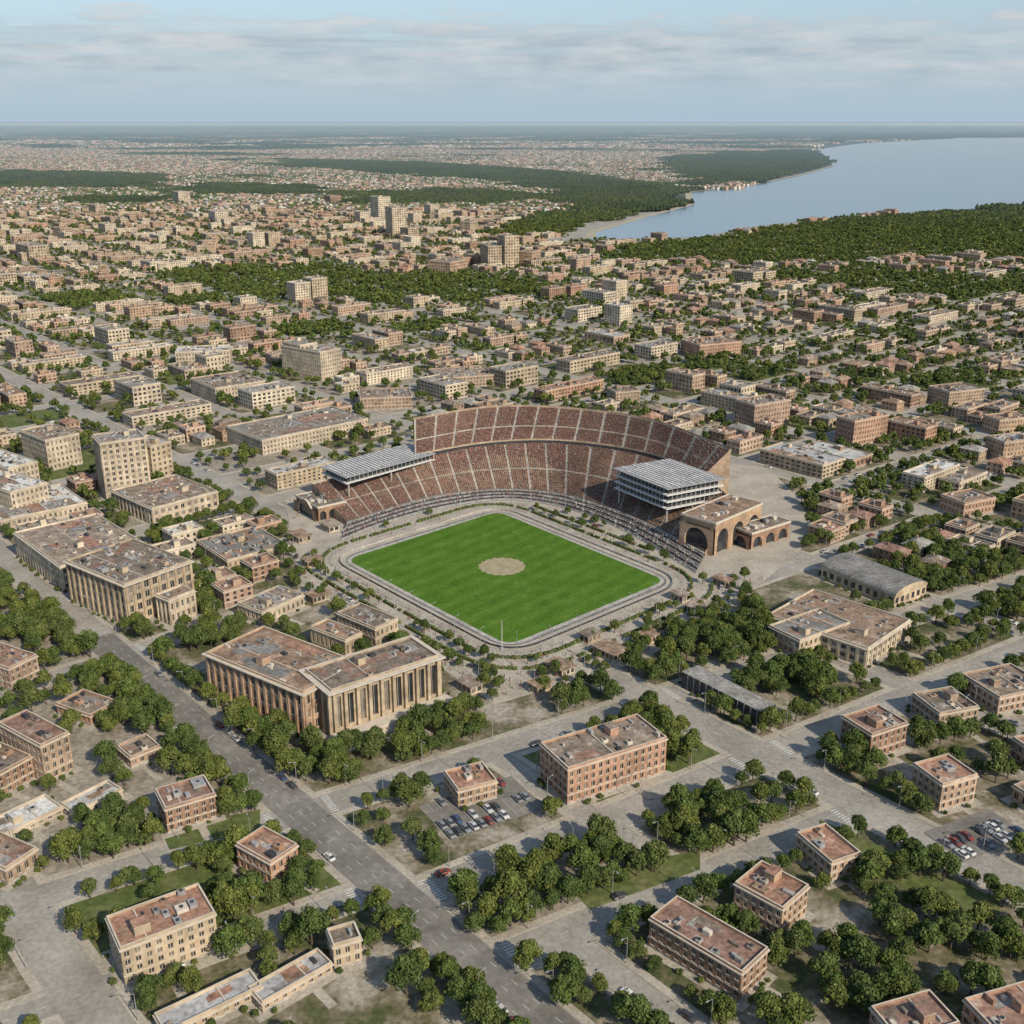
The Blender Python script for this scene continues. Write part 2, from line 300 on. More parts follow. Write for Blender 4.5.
bld('office_building',(0,520),(-50,505),(87,502),532,'stone','roof_white',fh=3.4)
bld('office_building',(320,352),(281,345),(330,346),382,'stone','roof_white',fh=3.4)
bld('office_building',(175,352),(158,347),(229,350),366,'stone','roof_white',fh=3.4)
bld('office_building',(215,388),(190,378),(264,380),404,'stone','roof_brown',fh=3.4)
bld('long_office_building',(262,440),(205,430),(368,418),456,'stone','roof_grey',fh=3.4)
bld('apartment_building',(440,378),(410,370),(495,374),390,'brick',B)
bld('apartment_building',(360,398),(330,390),(412,396),411,'brick',B)
bld('apartment_building',(616,392),(596,388),(640,390),408,'brick',B)
bld('apartment_tower',(755,405),(730,400),(791,399),431,'brick',B,fh=3.2)
bld('apartment_tower',(855,421),(832,417),(889,414),448,'brick',B,fh=3.2)
bld('apartment_building',(965,503),(941,494),(996,497),519,'brick',B)
bld('apartment_building',(950,392),(925,386),(985,388),408,'brick',B)
bld('apartment_building',(1005,442),(983,436),(1040,438),463,'brick','roof_white')
bld('apartment_building',(1000,420),(980,415),(1035,416),436,'brick',B)
bld('apartment_building',(700,345),(672,340),(742,341),360,'brick',B)
for (n_,l_,r_,vb,nm) in [((378,197),(370,196),(386,196),222,1),((392,208),(385,206),(400,206),238,1),((488,246),(480,243),(497,243),270,1),((505,236),(497,234),(513,234),270,1),
    ((178,192),(172,191),(186,191),205,1),((28,246),(15,243),(41,243),262,1),((450,262),(436,259),(467,259),276,0),((215,212),(208,210),(222,210),224,1),((300,345),(282,341),(312,341),378,1),
    ((150,262),(140,260),(160,260),272,1),((430,205),(424,204),(436,204),215,1),((360,212),(354,211),(367,211),224,1),((408,228),(400,227),(417,227),240,1),((290,240),(280,238),(300,238),250,0),((470,222),(464,221),(478,221),234,1),((95,205),(88,204),(103,204),214,1),((330,196),(324,195),(337,195),205,0),((532,252),(524,250),(541,250),266,0),((250,205),(243,204),(257,204),213,1),((60,228),(52,227),(70,227),238,0)]:
    bld('high_rise_tower',n_,l_,r_,vb,'stone' if nm else 'brick','roof_grey',fh=4,sill=False,clutter=.4,ww=.5,bay=4)
bld('columned_hall_wing',(303,692),(206,652),(346,657),738,'brick',B,fh=5.5,pil=.5,bay=4,ww=.45,wh=.62,pilm='brick',cornice=.8,clutter=.4)
o,(c,a,L,W,h)=bld('columned_hall',(331,690),(302,670),(438,655),738,'stone',B,fh=20,pil=1.3,bay=4.6,ww=.46,wh=.72,pilm='stone',cornice=.9,clutter=.5,rec=.9)
mb=MB(BM); 
for i in range(5): mb.box(-L/2-2-i*.45,-W/2-7-i*.5,0,L/2+2+i*.45,-W/2-1.4+.01*i,2.6-i*.5,'trim')
add('entrance_steps',mb.mesh('entrance_steps'),(c.x,c.y,.14),a)
RECTS.append((c.x,c.y,a,L/2+3,W/2+9,math.cos(a),math.sin(a)))
bld('rooftop_pavilion',(345,640),(310,626),(362,632),660,'stone',B,fh=6)
bld('rear_hall',(375,628),(337,612),(408,622),650,'stone',B,fh=5)
bld('courtyard_building',(868,648),(768,614),(932,626),668,'stone',B,fh=4.5,pil=.35,bay=4,ww=.5,clutter=.3)
bld('courtyard_building_wing',(800,640),(766,626),(850,622),660,'stone','roof_grey',fh=4.5,clutter=.3)
c,a,L,W,h=place((895,596),(822,567),(918,581),608)
def barrel(name,c,a,L,W,h,roof):
    mb=MB(BM)
    if W>L: L,W=W,L; a+=math.pi/2
    for o,d,n,l in [((-L/2,-W/2),(1,0),(0,-1),L),((L/2,-W/2),(0,1),(1,0),W),((L/2,W/2),(-1,0),(0,1),L),((-L/2,W/2),(0,-1),(-1,0),W)]:
        facade(mb,o,d,n,l,0,h,1,4,.55,.5,'stone',rec=.25)
    S=12; rise=W*.16
    pts=[(-W/2*1.04*math.cos(math.pi*i/S),h-.1+rise*math.sin(math.pi*i/S)) for i in range(S+1)]
    for i in range(S): mb.face([(-L/2-.6,*pts[i]),(L/2+.6,*pts[i]),(L/2+.6,*pts[i+1]),(-L/2-.6,*pts[i+1])],roof)
    for sx in (-L/2-.3,L/2+.3): mb.face([(sx,*p) for p in pts],'stone')
    for k in range(int(L/6)): 
        x=-L/2+3+k*6; 
        for i in range(S): mb.face([(x-.15,pts[i][0],pts[i][1]+.15),(x+.15,pts[i][0],pts[i][1]+.15),(x+.15,pts[i+1][0],pts[i+1][1]+.15),(x-.15,pts[i+1][0],pts[i+1][1]+.15)],'metal')
    add(name,mb.mesh(name),(c.x,c.y,.14),a)
barrel('barrel_roofed_hall',c,a,L,W,h,'roof_grey')
c,a,L,W,h=place((760,712),(682,672),(775,704),728)
mb=MB(BM); mb.box(-L/2,-W/2,0,L/2,W/2,h,'dark_metal',top='roof_grey')
for k in range(int(max(L,W)/3)):
    y=-W/2+1+k*3; mb.box(-L/2-.15,y,0,-L/2+.02,y+.25,h+.15,'metal')
add('dark_clad_shed',mb.mesh('dark_clad_shed'),(c.x,c.y,.14),a)
# ------------------------------------------------------------------ blocks
def clip(poly,n,c):
    o=[]
    for i in range(len(poly)):
        p=poly[i];q=poly[(i+1)%len(poly)]; a=n[0]*p[0]+n[1]*p[1]-c; b=n[0]*q[0]+n[1]*q[1]-c
        if a<=0: o.append(p)
        if a*b<0:
            t=a/(a-b); o.append((p[0]+(q[0]-p[0])*t,p[1]+(q[1]-p[1])*t))
    return o
def area(p): return .5*sum(p[i][0]*p[(i+1)%len(p)][1]-p[(i+1)%len(p)][0]*p[i][1] for i in range(len(p)))
def cen(p): return (sum(q[0] for q in p)/len(p),sum(q[1] for q in p)/len(p))
def inset(p,d):
    r=p
    for i in range(len(p)):
        a=p[i];b=p[(i+1)%len(p)]; dx=b[0]-a[0];dy=b[1]-a[1];l=math.hypot(dx,dy)
        if l<1e-6: continue
        n=(dy/l,-dx/l); r=clip(r,n,n[0]*a[0]+n[1]*a[1]-d)
        if len(r)<3: return []
    return r
def inside(p,x,y):
    c=False;j=len(p)-1
    for i in range(len(p)):
        if (p[i][1]>y)!=(p[j][1]>y) and x<(p[j][0]-p[i][0])*(y-p[i][1])/(p[j][1]-p[i][1])+p[i][0]: c=not c
        j=i
    return c
def px(l): return [G(*q) for q in l]
AA=math.radians(-49); dA=(math.cos(AA),math.sin(AA)); nA=(-dA[1],dA[0])
def split(polys,n,c,wd,cond=None):
    o=[]
    for p in polys:
        if cond and not cond(cen(p)): o.append(p); continue
        a=clip(p,n,c-wd/2); b=clip(p,(-n[0],-n[1]),-(c+wd/2))
        for q in (a,b):
            if len(q)>=3 and abs(area(q))>60: o.append(q)
    return o
ZF=2650
zone=[(-200,120),(200,120),(.62*ZF+130,ZF),(-.62*ZF-130,ZF)]
polys=[zone]
cs=[(139,13),(272,14)]
cc=60
while cc>-2200: cs.append((cc,10+R.random()*3)); cc-=R.uniform(75,105)
for c_ in (352,432,536): cs.append((c_,10))
cc=622
while cc<4200: cs.append((cc,10+R.random()*3)); cc+=R.uniform(75,110)
for c_,wd in cs: polys=split(polys,nA,c_,wd)
def cA(p): return p[0]*nA[0]+p[1]*nA[1]
BL=[((-54,293),31,11,-9e9,9e9),((12.5,232.8),30,11,150,262),((75,313),33,12,150,9e9),((-142,405),43,10,-9e9,262),((-142,490),42,10,-9e9,262),
 ((-100,215),30,8,-9e9,130),((209,540),37,9,281,9e9),((209,625),38,9,281,9e9),((209,710),39,9,281,9e9),((209,790),40,10,281,9e9),((190,215),34,8,281,9e9)]
for k in range(60):
    BL.append(((0,690+k*80+R.uniform(-12,12)),40+R.uniform(-.5,.5),10+R.random()*3,-9e9 ,9e9))
for (p,an,wd,c0,c1) in BL:
    t=math.radians(an); n=(-math.sin(t),math.cos(t)); polys=split(polys,n,n[0]*p[0]+n[1]*p[1],wd,lambda q:c0<cA(q)<c1)
polys=split(polys,nA,163,8,lambda q:147<cA(q)<264 and q[1]<235)
polys=split(polys,nA,205,8,lambda q:147<cA(q)<264 and 250<q[1]<330)
plaza=px([(285,500),(300,585),(400,640),(495,705),(640,662),(735,605),(800,552),(812,520),(790,490),(768,468),(600,450),(400,455)])
lake=px([(590,240),(590,233),(640,219),(690,206),(688,193),(740,188),(800,176),(833,167),(828,157),(812,150),(860,143.5),(960,138),(1100,137),(1150,200),(1024,206),(850,216),(760,226),(700,237)])
FOR=[px(l) for l in [[(0,172),(160,176),(165,190),(-60,190)],[(270,160),(400,163),(560,173),(690,190),(690,205),(640,218),(590,232),(520,238),(480,232),(540,215),(610,198),(480,182),(330,170)],
 [(600,250),(700,240),(800,224),(1024,207),(1150,205),(1150,246),(1000,256),(850,262),(760,262),(650,262)],[(740,272),(900,272),(1060,282),(1060,302),(900,296)],[(660,158),(800,150),(833,158),(830,168),(760,182),(690,188),(680,176)],
 [(140,272),(330,264),(540,285),(545,300),(420,303),(300,298),(180,288)],[(190,185),(310,188),(310,196),(190,196)],[(820,130),(1100,128),(1100,136),(860,141),(820,146)],[(300,320),(470,322),(470,332),(300,330)],[(60,292),(200,300),(200,310),(40,304)],
 [(700,357),(860,372),(1040,384),(1040,398),(860,390),(700,370)],[(560,366),(720,374),(720,388),(560,378)]]]
LAWN=[px(l) for l in [[(560,880),(700,850),(700,870),(590,910)],[(160,830),(260,810),(260,830),(170,850)],[(820,820),(1000,900),(1000,930),(820,850)]]]
def vis(x,y,m=.12): return y>150 and abs(x)<(.466+m)*y*1.03+25
def in_for(x,y): return any(inside(f,x,y) for f in FOR)
def sheet(name,poly,z,mat,parent=None):
    mb=MB([mat]); mb.face([(x,y,z) for x,y in poly],mat); me=mb.mesh(name); o=add(name,me,parent=parent)
    if o.data.polygons[0].normal.z<0: me.flip_normals()
    return o
sheet('ground',[(-160000,-20000),(160000,-20000),(160000,200000),(-160000,200000)],-.3,'ground')
sheet('road_network',zone,0,'asphalt')
sheet('lake_water',lake,.3,'water')
mb=MB(['sand'])
sh=px([(590,238),(592,232),(640,218),(690,205),(688,192),(740,187),(800,175),(833,166)])
for i in range(len(sh)-1):
    a=Vector(sh[i]);b=Vector(sh[i+1]);d=(b-a).normalized();n=Vector((-d.y,d.x))*9
    mb.face([(*(a-n),.4),(*(b-n),.4),(*(b+n),.4),(*(a+n),.4)],'sand')
add('shoreline_beach',mb.mesh('shoreline_beach'))
def lp(c,s,off=0): return (nA[0]*(c+off)+dA[0]*s, nA[1]*(c+off)+dA[1]*s)
sheet('boulevard',[lp(139,-420,-6.3),lp(139,60,-6.3),lp(139,60,6.3),lp(139,-420,6.3)],.012,'asphalt_dark')
pv=MB(['paving','concrete']); lots=MB(['lot','lawn','dirt','asphalt_dark','paving'])
blocks=[]
for p in polys:
    if area(p)<0: p=p[::-1]
    x,y=cen(p)
    if not vis(x,y,.2): continue
    if inside(lake,x,y) or any(inside(lake,*q) for q in p): continue
    if all(inside(plaza,*q) for q in p) : continue
    pv.face([(a,b,.14) for a,b in p],'paving')
    if y<900:
        for i in range(len(p)):
            a=p[i];b=p[(i+1)%len(p)]; pv.face([(*a,0),(*b,0),(*b,.14),(*a,.14)],'concrete')
    q=inset(p,2.4)
    f=in_for(x,y)
    if len(q)>=3 and area(q)>50:
        r=R.random(); lots.face([(a,b,.155) for a,b in q],'lawn' if f or r<.12 else ('dirt' if r>.75 else 'lot'))
        blocks.append((p,q,x,y,f))
add('pavement',pv.mesh('pavement')); add('city_lots',lots.mesh('city_lots'))
sheet('stadium_plaza',plaza,.19,'paving')
for l in LAWN: sheet('lawn',l,.172,'lawn')
ap=MB(['paving'])
for i,(cx,cy,a,hl,hw,ca,sa) in enumerate(RECTS):
    if cy>620: continue
    z=.176+.003*(i%5)
    def rp_(x0,y0,x1,y1): ap.face([(cx+x*ca-y*sa,cy+x*sa+y*ca,z) for x,y in ((x0,y0),(x1,y0),(x1,y1),(x0,y1))],'paving')
    rp_(-hl-2.2,-hw-2.2,hl+2.2,hw+2.2); z+=.0015; k=R.uniform(-.5,.5)*hl; rp_(k-1.2,-hw-R.uniform(8,14),k+1.2,-hw-1.9)
add('footpaths',ap.mesh('footpaths'))
mk=MB(['paint'])
for c_,w_,s0,s1 in [(139,15,-420,60),(272,15,-230,40)]:
    s=s0
    while s<s1:
        a=lp(c_,s);
        if not inside(plaza,*a):
            for off in (-3.2,0,3.2): mk.face([(*lp(c_,s,off-.06),.024),(*lp(c_,s,off+.06),.024),(*lp(c_,s+2.5,off+.06),.024),(*lp(c_,s+2.5,off-.06),.024)],'paint')
        s+=8
for (p,an,wd,c0,c1) in BL[:9]:
    t=math.radians(an); d=(math.cos(t),math.sin(t)); n=(-d[1],d[0])
    for i in range(-60,60):
        q=(p[0]+d[0]*i*8,p[1]+d[1]*i*8)
        if c0<cA(q)<c1 and q[1]<650 and not inside(plaza,*q) and q[1]>170 and abs(cA(q)-139)>8 and abs(cA(q)-272)>8:
            mk.face([(q[0]-n[0]*.07,q[1]-n[1]*.07,.028),(q[0]+n[0]*.07,q[1]+n[1]*.07,.028),(q[0]+n[0]*.07+d[0]*2.5,q[1]+n[1]*.07+d[1]*2.5,.028),(q[0]-n[0]*.07+d[0]*2.5,q[1]-n[1]*.07+d[1]*2.5,.028)],'paint')
    for c_ in (139,272):
        den=d[0]*nA[0]+d[1]*nA[1]; s=(c_-cA(p))/den; X=(p[0]+d[0]*s,p[1]+d[1]*s)
        if not (c0-20<c_<c1+20) or inside(plaza,*X) or X[1]>600 or X[1]<180: continue
        for sg in (-1,1):
            cx_,cy_=X[0]+d[0]*sg*9.5,X[1]+d[1]*sg*9.5
            for j in range(-4,5):
                ox,oy=cx_+n[0]*j*1.1,cy_+n[1]*j*1.1
                mk.face([(ox-n[0]*.22-d[0]*1.2,oy-n[1]*.22-d[1]*1.2,.032),(ox+n[0]*.22-d[0]*1.2,oy+n[1]*.22-d[1]*1.2,.032),(ox+n[0]*.22+d[0]*1.2,oy+n[1]*.22+d[1]*1.2,.032),(ox-n[0]*.22+d[0]*1.2,oy-n[1]*.22+d[1]*1.2,.032)],'paint')
add('road_markings',mk.mesh('road_markings'))
# ------------------------------------------------------------------ trees
def tree_mesh(name,seed,h,r,nl,ls,ncl,trunk=True):
    rs=np.random.RandomState(seed); mb=MB(['bark','leaf']); mb.tint=(1,1,1)
    cz=h*.58
    cen_=[];rad=[]
    for k in range(ncl):
        d=rs.normal(size=3); d/=np.linalg.norm(d); d[2]=abs(d[2])*.9-.3
        q=rs.uniform(.3,.82); cen_.append([d[0]*r*q,d[1]*r*q,cz+d[2]*h*.38]); rad.append(r*rs.uniform(.22,.42))
    cen_=np.array(cen_);rad=np.array(rad)
    if trunk:
        mb.tube((0,0,-.3),(0,0,h*.35),.32*h/10,.22*h/10,'bark',6)
        for k in range(min(5,ncl)): mb.tube((0,0,h*.33),tuple(cen_[k]),.14*h/10,.04,'bark',4)
    ct=rs.uniform(.75,1.22,ncl)
    idx=rs.randint(0,ncl,nl); d=rs.normal(size=(nl,3)); d[:,2]+=.35; d/=np.linalg.norm(d,axis=1)[:,None]
    pos=cen_[idx]+d*(rad[idx]*rs.uniform(.7,1.15,nl))[:,None]
    n=d+rs.normal(size=(nl,3))*.5; n/=np.linalg.norm(n,axis=1)[:,None]
    a=np.cross(n,rs.normal(size=(nl,3))); a/=np.linalg.norm(a,axis=1)[:,None]; b=np.cross(n,a)
    s=(ls*rs.uniform(.55,1.3,nl)*.5)[:,None]
    V=np.stack([pos-a*s-b*s*.7,pos+a*s-b*s*.5,pos+a*s*.8+b*s,pos-a*s*.9+b*s*.8],1).reshape(-1,3)
    tt=ct[idx]*rs.uniform(.8,1.2,nl)
    k0=len(mb.v); mb.v.extend(map(tuple,V.tolist()))
    for i in range(nl):
        mb.f.append((k0+4*i,k0+4*i+1,k0+4*i+2,k0+4*i+3)); mb.m.append(1); t=float(tt[i]); mb.t.append((t,t,t*.95))
    return mb.mesh(name,tint=True)
near_trees=[tree_mesh('broadleaf_tree',s,R.uniform(8,12),R.uniform(3.4,5.0),2800,.54,28+s*2) for s in range(8)]
mid_trees=[tree_mesh('broadleaf_tree_mid',50+s,R.uniform(7.5,11),R.uniform(3.5,4.7),380,1.2,14) for s in range(5)]
far_trees=[tree_mesh('broadleaf_tree_far',80+s,R.uniform(7,10),R.uniform(3.8,5.0),90,2.5,8,False) for s in range(5)]
def scatter(name,pts,meshes):
    if not pts: return
    col=bpy.data.collections.new(name+'_parts')
    for i,me in enumerate(meshes): col.objects.link(bpy.data.objects.new('%s_part_%02d'%(name,i),me))
    me=bpy.data.meshes.new(name); me.from_pydata([p[:3] for p in pts],[],[])
    a=me.attributes.new('rot','FLOAT_VECTOR','POINT'); a.data.foreach_set('vector',np.array([(0,0,p[3]) for p in pts],dtype=np.float32).ravel())
    a=me.attributes.new('scl','FLOAT_VECTOR','POINT'); a.data.foreach_set('vector',np.array([p[4] if isinstance(p[4],tuple) else (p[4],)*3 for p in pts],dtype=np.float32).ravel())
    a=me.attributes.new('idx','INT','POINT'); a.data.foreach_set('value',np.array([p[5] for p in pts],dtype=np.int32))
    o=add(name,me); g=bpy.data.node_groups.new(name,'GeometryNodeTree')
    g.interface.new_socket('Geometry',in_out='INPUT',socket_type='NodeSocketGeometry'); g.interface.new_socket('Geometry',in_out='OUTPUT',socket_type='NodeSocketGeometry')
    gi=g.nodes.new('NodeGroupInput');go=g.nodes.new('NodeGroupOutput'); ip=g.nodes.new('GeometryNodeInstanceOnPoints'); ci=g.nodes.new('GeometryNodeCollectionInfo')
    ci.inputs['Collection'].default_value=col; ci.inputs['Separate Children'].default_value=True; ci.inputs['Reset Children'].default_value=True
    def na(nm,t):
        n=g.nodes.new('GeometryNodeInputNamedAttribute'); n.data_type=t; n.inputs['Name'].default_value=nm; return n.outputs['Attribute']
    er=g.nodes.new('FunctionNodeEulerToRotation'); g.links.new(na('rot','FLOAT_VECTOR'),er.inputs[0])
    g.links.new(gi.outputs[0],ip.inputs['Points']); g.links.new(ci.outputs[0],ip.inputs['Instance']); ip.inputs['Pick Instance'].default_value=True
    g.links.new(na('idx','INT'),ip.inputs['Instance Index']); g.links.new(er.outputs[0],ip.inputs['Rotation']); g.links.new(na('scl','FLOAT_VECTOR'),ip.inputs['Scale'])
    g.links.new(ip.outputs[0],go.inputs[0])
    md=o.modifiers.new('scatter','NODES'); md.node_group=g
    return o
# ------------------------------------------------------------------ cars, lamps, people
def car_mesh(k,L=4.5):
    mb=MB(['paint%d'%k,'glass','dark_metal','metal']); P='paint%d'%k
    st=[(-L/2,.35,.75,.78),(-L/2+.15,.25,.92,.86),(-L/2+1.0,.25,.98,.9),(.6,.25,1.0,.9),(L/2-.9,.25,.92,.9),(L/2-.2,.25,.78,.84),(L/2,.35,.62,.74)]
    for i in range(len(st)-1):
        a=st[i];b=st[i+1]
        for s in (-1,1):
            mb.face([(a[0],s*a[3],a[1]),(b[0],s*b[3],b[1]),(b[0],s*b[3],b[2]-.12),(a[0],s*a[3],a[2]-.12)],P)
            mb.face([(a[0],s*a[3],a[2]-.12),(b[0],s*b[3],b[2]-.12),(b[0],s*(b[3]-.1),b[2]),(a[0],s*(a[3]-.1),a[2])],P)
        mb.face([(a[0],-a[3]+.1,a[2]),(b[0],-b[3]+.1,b[2]),(b[0],b[3]-.1,b[2]),(a[0],a[3]-.1,a[2])],P)
    for e in (st[0],st[-1]): mb.face([(e[0],-e[3],e[1]),(e[0],e[3],e[1]),(e[0],e[3],e[2]-.1),(e[0],-e[3],e[2]-.1)],P)
    B0=[(-1.75,-.78,.95),(1.15,-.78,.95),(1.15,.78,.95),(-1.75,.78,.95)];T0=[(-1.15,-.62,1.45),(.35,-.62,1.47),(.35,.62,1.47),(-1.15,.62,1.45)]
    for i in range(4): j=(i+1)%4; mb.face([B0[i],B0[j],T0[j],T0[i]],'glass')
    mb.face([(x,y,z+.004) for x,y,z in T0],P)
    for x in (-1.35,1.4):
        for s in (-1,1):
            n=10; A=[(x+.33*math.cos(2*math.pi*i/n),s*.70,.33+.33*math.sin(2*math.pi*i/n)) for i in range(n)];C=[(p[0],s*.93,p[2]) for p in A]
            for i in range(n): j=(i+1)%n; mb.face([A[i],A[j],C[j],C[i]],'dark_metal')
            mb.face(C,'metal')
    return mb.mesh('parked_car')
CARS=[car_mesh(i) for i in range(6)]
mb=MB(['metal','white_trim']); mb.tube((0,0,0),(0,0,8),.13,.07,'metal',6); mb.tube((0,0,7.9),(1.8,0,8.4),.06,.05,'metal',5); mb.box(1.5,-.15,8.3,2.3,.15,8.48,'metal',True); LAMP=mb.mesh('street_lamp')
def person(seed):
    rng=random.Random(seed); mb=MB(['seatmat']); S='seatmat'
    top=rng.choice([(.5,.48,.45),(.3,.1,.08),(.1,.12,.2),(.35,.33,.28),(.08,.08,.08)]); leg=rng.choice([(.06,.07,.1),(.12,.1,.08),(.2,.18,.15)]); skin=rng.choice([(.45,.28,.2),(.2,.12,.08)])
    mb.tint=leg; mb.tube((.06,.1,.05),(0,.09,.85),.06,.09,S,6); mb.tube((-.1,-.1,.05),(0,-.09,.85),.06,.09,S,6)
    mb.tint=(.04,.04,.04); mb.box(-.02,.05,0,.22,.15,.08,S); mb.box(-.18,-.15,0,.06,-.05,.08,S)
    mb.tint=top; mb.cyl(0,0,.82,1.15,.15,.17,S,8); mb.cyl(0,0,1.15,1.45,.17,.2,S,8,False); mb.cyl(0,0,1.45,1.5,.2,.06,S,8)
    mb.tube((0,.22,1.42),(.05,.26,1.12),.05,.045,S,5); mb.tube((0,-.22,1.42),(-.05,-.26,1.12),.05,.045,S,5)
    mb.tint=skin; mb.tube((.05,.26,1.12),(.15,.24,.84),.04,.03,S,5); mb.tube((-.05,-.26,1.12),(.0,-.25,.84),.04,.03,S,5); mb.cyl(0,0,1.5,1.6,.055,.09,S,8,False); mb.cyl(0,0,1.6,1.7,.09,.1,S,8,False)
    mb.tint=(.06,.045,.035); mb.cyl(0,0,1.7,1.78,.105,.05,S,8)
    return mb.mesh('pedestrian',True)
PEOPLE=[person(i) for i in range(6)]
carpts=[]
def car(x,y,a,z=.02):
    i=R.choice([0,0,1,1,2,2,2,3,4,5])
    if y<560: add('parked_car',CARS[i],(x,y,z),a)
    else: carpts.append((x,y,z,a,1.0,i))
# ------------------------------------------------------------------ block filling
rg=random.Random(11)
protos=[]
def proto(kind,L,W,H,fl,wall,roof,**k):
    mb=MB(BM); k.setdefault('bay',3.4); block(mb,0,0,L,W,0,H,fl,wall,roof,sill=False,rng=rg,rec=.25,**k); protos.append((kind,L,W,mb.mesh(kind)))
for (L,W,H) in [(13,10,6.2),(15,10,6.5)]:
    for wl,rf in (('brick','roof_terracotta'),('stone','roof_grey'),('brick','roof_brown')):
        protos.append(('house',L+1,W+1,hiphouse(L,W,H,wl,rf,rg)))
proto('small_apartment_building',15,11,7,2,'brick','roof_brown',clutter=.5); proto('small_apartment_building',17,12,8,2,'stone','roof_white',clutter=.5); proto('small_apartment_building',14,12,9,3,'brick','roof_terracotta',clutter=.5); proto('small_apartment_building',19,12,7,2,'stone','roof_brown',clutter=.5)
nh=len(protos)
proto('row_house',30,12,9,3,'brick','roof_brown',clutter=.6); proto('row_house',24,11,8,2,'brick','roof_terracotta',clutter=.6); proto('row_house',34,13,8,2,'stone','roof_brown',clutter=.6); proto('row_house',44,13,10,3,'brick','roof_brown',clutter=.6)
proto('row_house',58,13,9,3,'stone','roof_white',clutter=.5); proto('row_house',64,14,10,3,'brick','roof_brown',clutter=.5)
proto('apartment_building',28,16,14,4,'brick','roof_brown',clutter=.6); proto('apartment_building',22,17,12,3,'stone','roof_grey',clutter=.6); proto('apartment_building',40,15,12,4,'stone','roof_white',clutter=.6); proto('apartment_building',46,16,12,4,'stone','roof_brown',clutter=.6)
nm=len(protos)
proto('office_building',46,24,11,3,'stone','roof_white',clutter=.4,bay=4,ww=.6); proto('office_building',36,22,15,4,'stone','roof_grey',clutter=.4,bay=4,ww=.6); proto('warehouse',48,28,7,1,'stone','roof_white',clutter=.2,bay=6); proto('office_building',60,18,10,3,'stone','roof_brown',clutter=.4,bay=4,ww=.55); proto('warehouse',40,24,7,1,'brick','roof_white',clutter=.3,bay=5)
proto('apartment_tower',22,20,24,7,'stone','roof_white',clutter=.4)
near_r=list(RECTS)
def explicit_hit(x,y,r):
    for c in near_r:
        if abs(x-c[0])<r+c[3]+c[4] and abs(y-c[1])<r+c[3]+c[4]:
            if math.hypot(x-c[0],y-c[1])<r+max(c[3],c[4])*.95: return True
    return False
e1=(nA[0],nA[1]); e2=dA
city=[]; tnear=[];tmid=[];tfar=[]
DENSE=[px(l) for l in [[(430,880),(500,880),(640,815),(780,785),(785,830),(640,882),(540,918),(450,960),(425,930)],[(195,850),(260,845),(330,960),(250,990),(200,910)],[(210,700),(330,745),(480,700),(490,735),(340,790),(235,745)],
 [(0,590),(60,600),(140,690),(220,790),(180,790),(100,700),(0,640)],[(60,830),(130,810),(180,870),(120,885),(60,860)],[(0,900),(70,905),(120,1024),(60,1024),(0,960)],[(640,640),(740,630),(830,690),(720,705)],
 [(840,860),(1024,950),(1024,1000),(900,960),(840,900)],[(320,850),(350,840),(420,930),(390,940)],[(560,700),(640,700),(700,770),(560,720)],[(120,600),(210,590),(240,650),(150,660)],[(900,540),(1024,560),(1024,640),(920,600)],[(780,930),(870,960),(930,1000),(840,1024),(790,980)],[(430,960),(560,960),(600,1024),(420,1024)],
 [(600,600),(740,590),(830,690),(700,650)],[(90,640),(200,740),(330,900),(290,900),(180,760),(80,660)],[(230,720),(300,780),(440,930),(410,940),(260,800)]]]
SPARSE=[px(l) for l in [[(430,780),(540,780),(545,850),(440,860)],[(930,790),(1024,800),(1024,860),(950,850)],[(590,770),(720,760),(740,790),(600,830)],[(480,690),(620,700),(560,760),(440,770)],[(210,900),(320,1000),(230,1024),(190,960)],[(0,900),(90,910),(100,1024),(0,1024)],[(700,600),(830,560),(860,600),(760,640)],[(890,930),(1000,930),(1000,990),(900,985)]]]
def addtree(x,y,s=1,mg=3.0):
    if not vis(x,y,.13): return
    if y<1200 and in_rect(x,y,mg): return
    sc=s*R.uniform(.62,1.15); p=(x,y,.1,R.uniform(0,6.28),(sc,sc,sc*R.uniform(.9,1.15)))
    if y<560: tnear.append(p)
    elif y<1000: tmid.append((*p,R.randrange(5)))
    else: tfar.append((*p,R.randrange(5)))
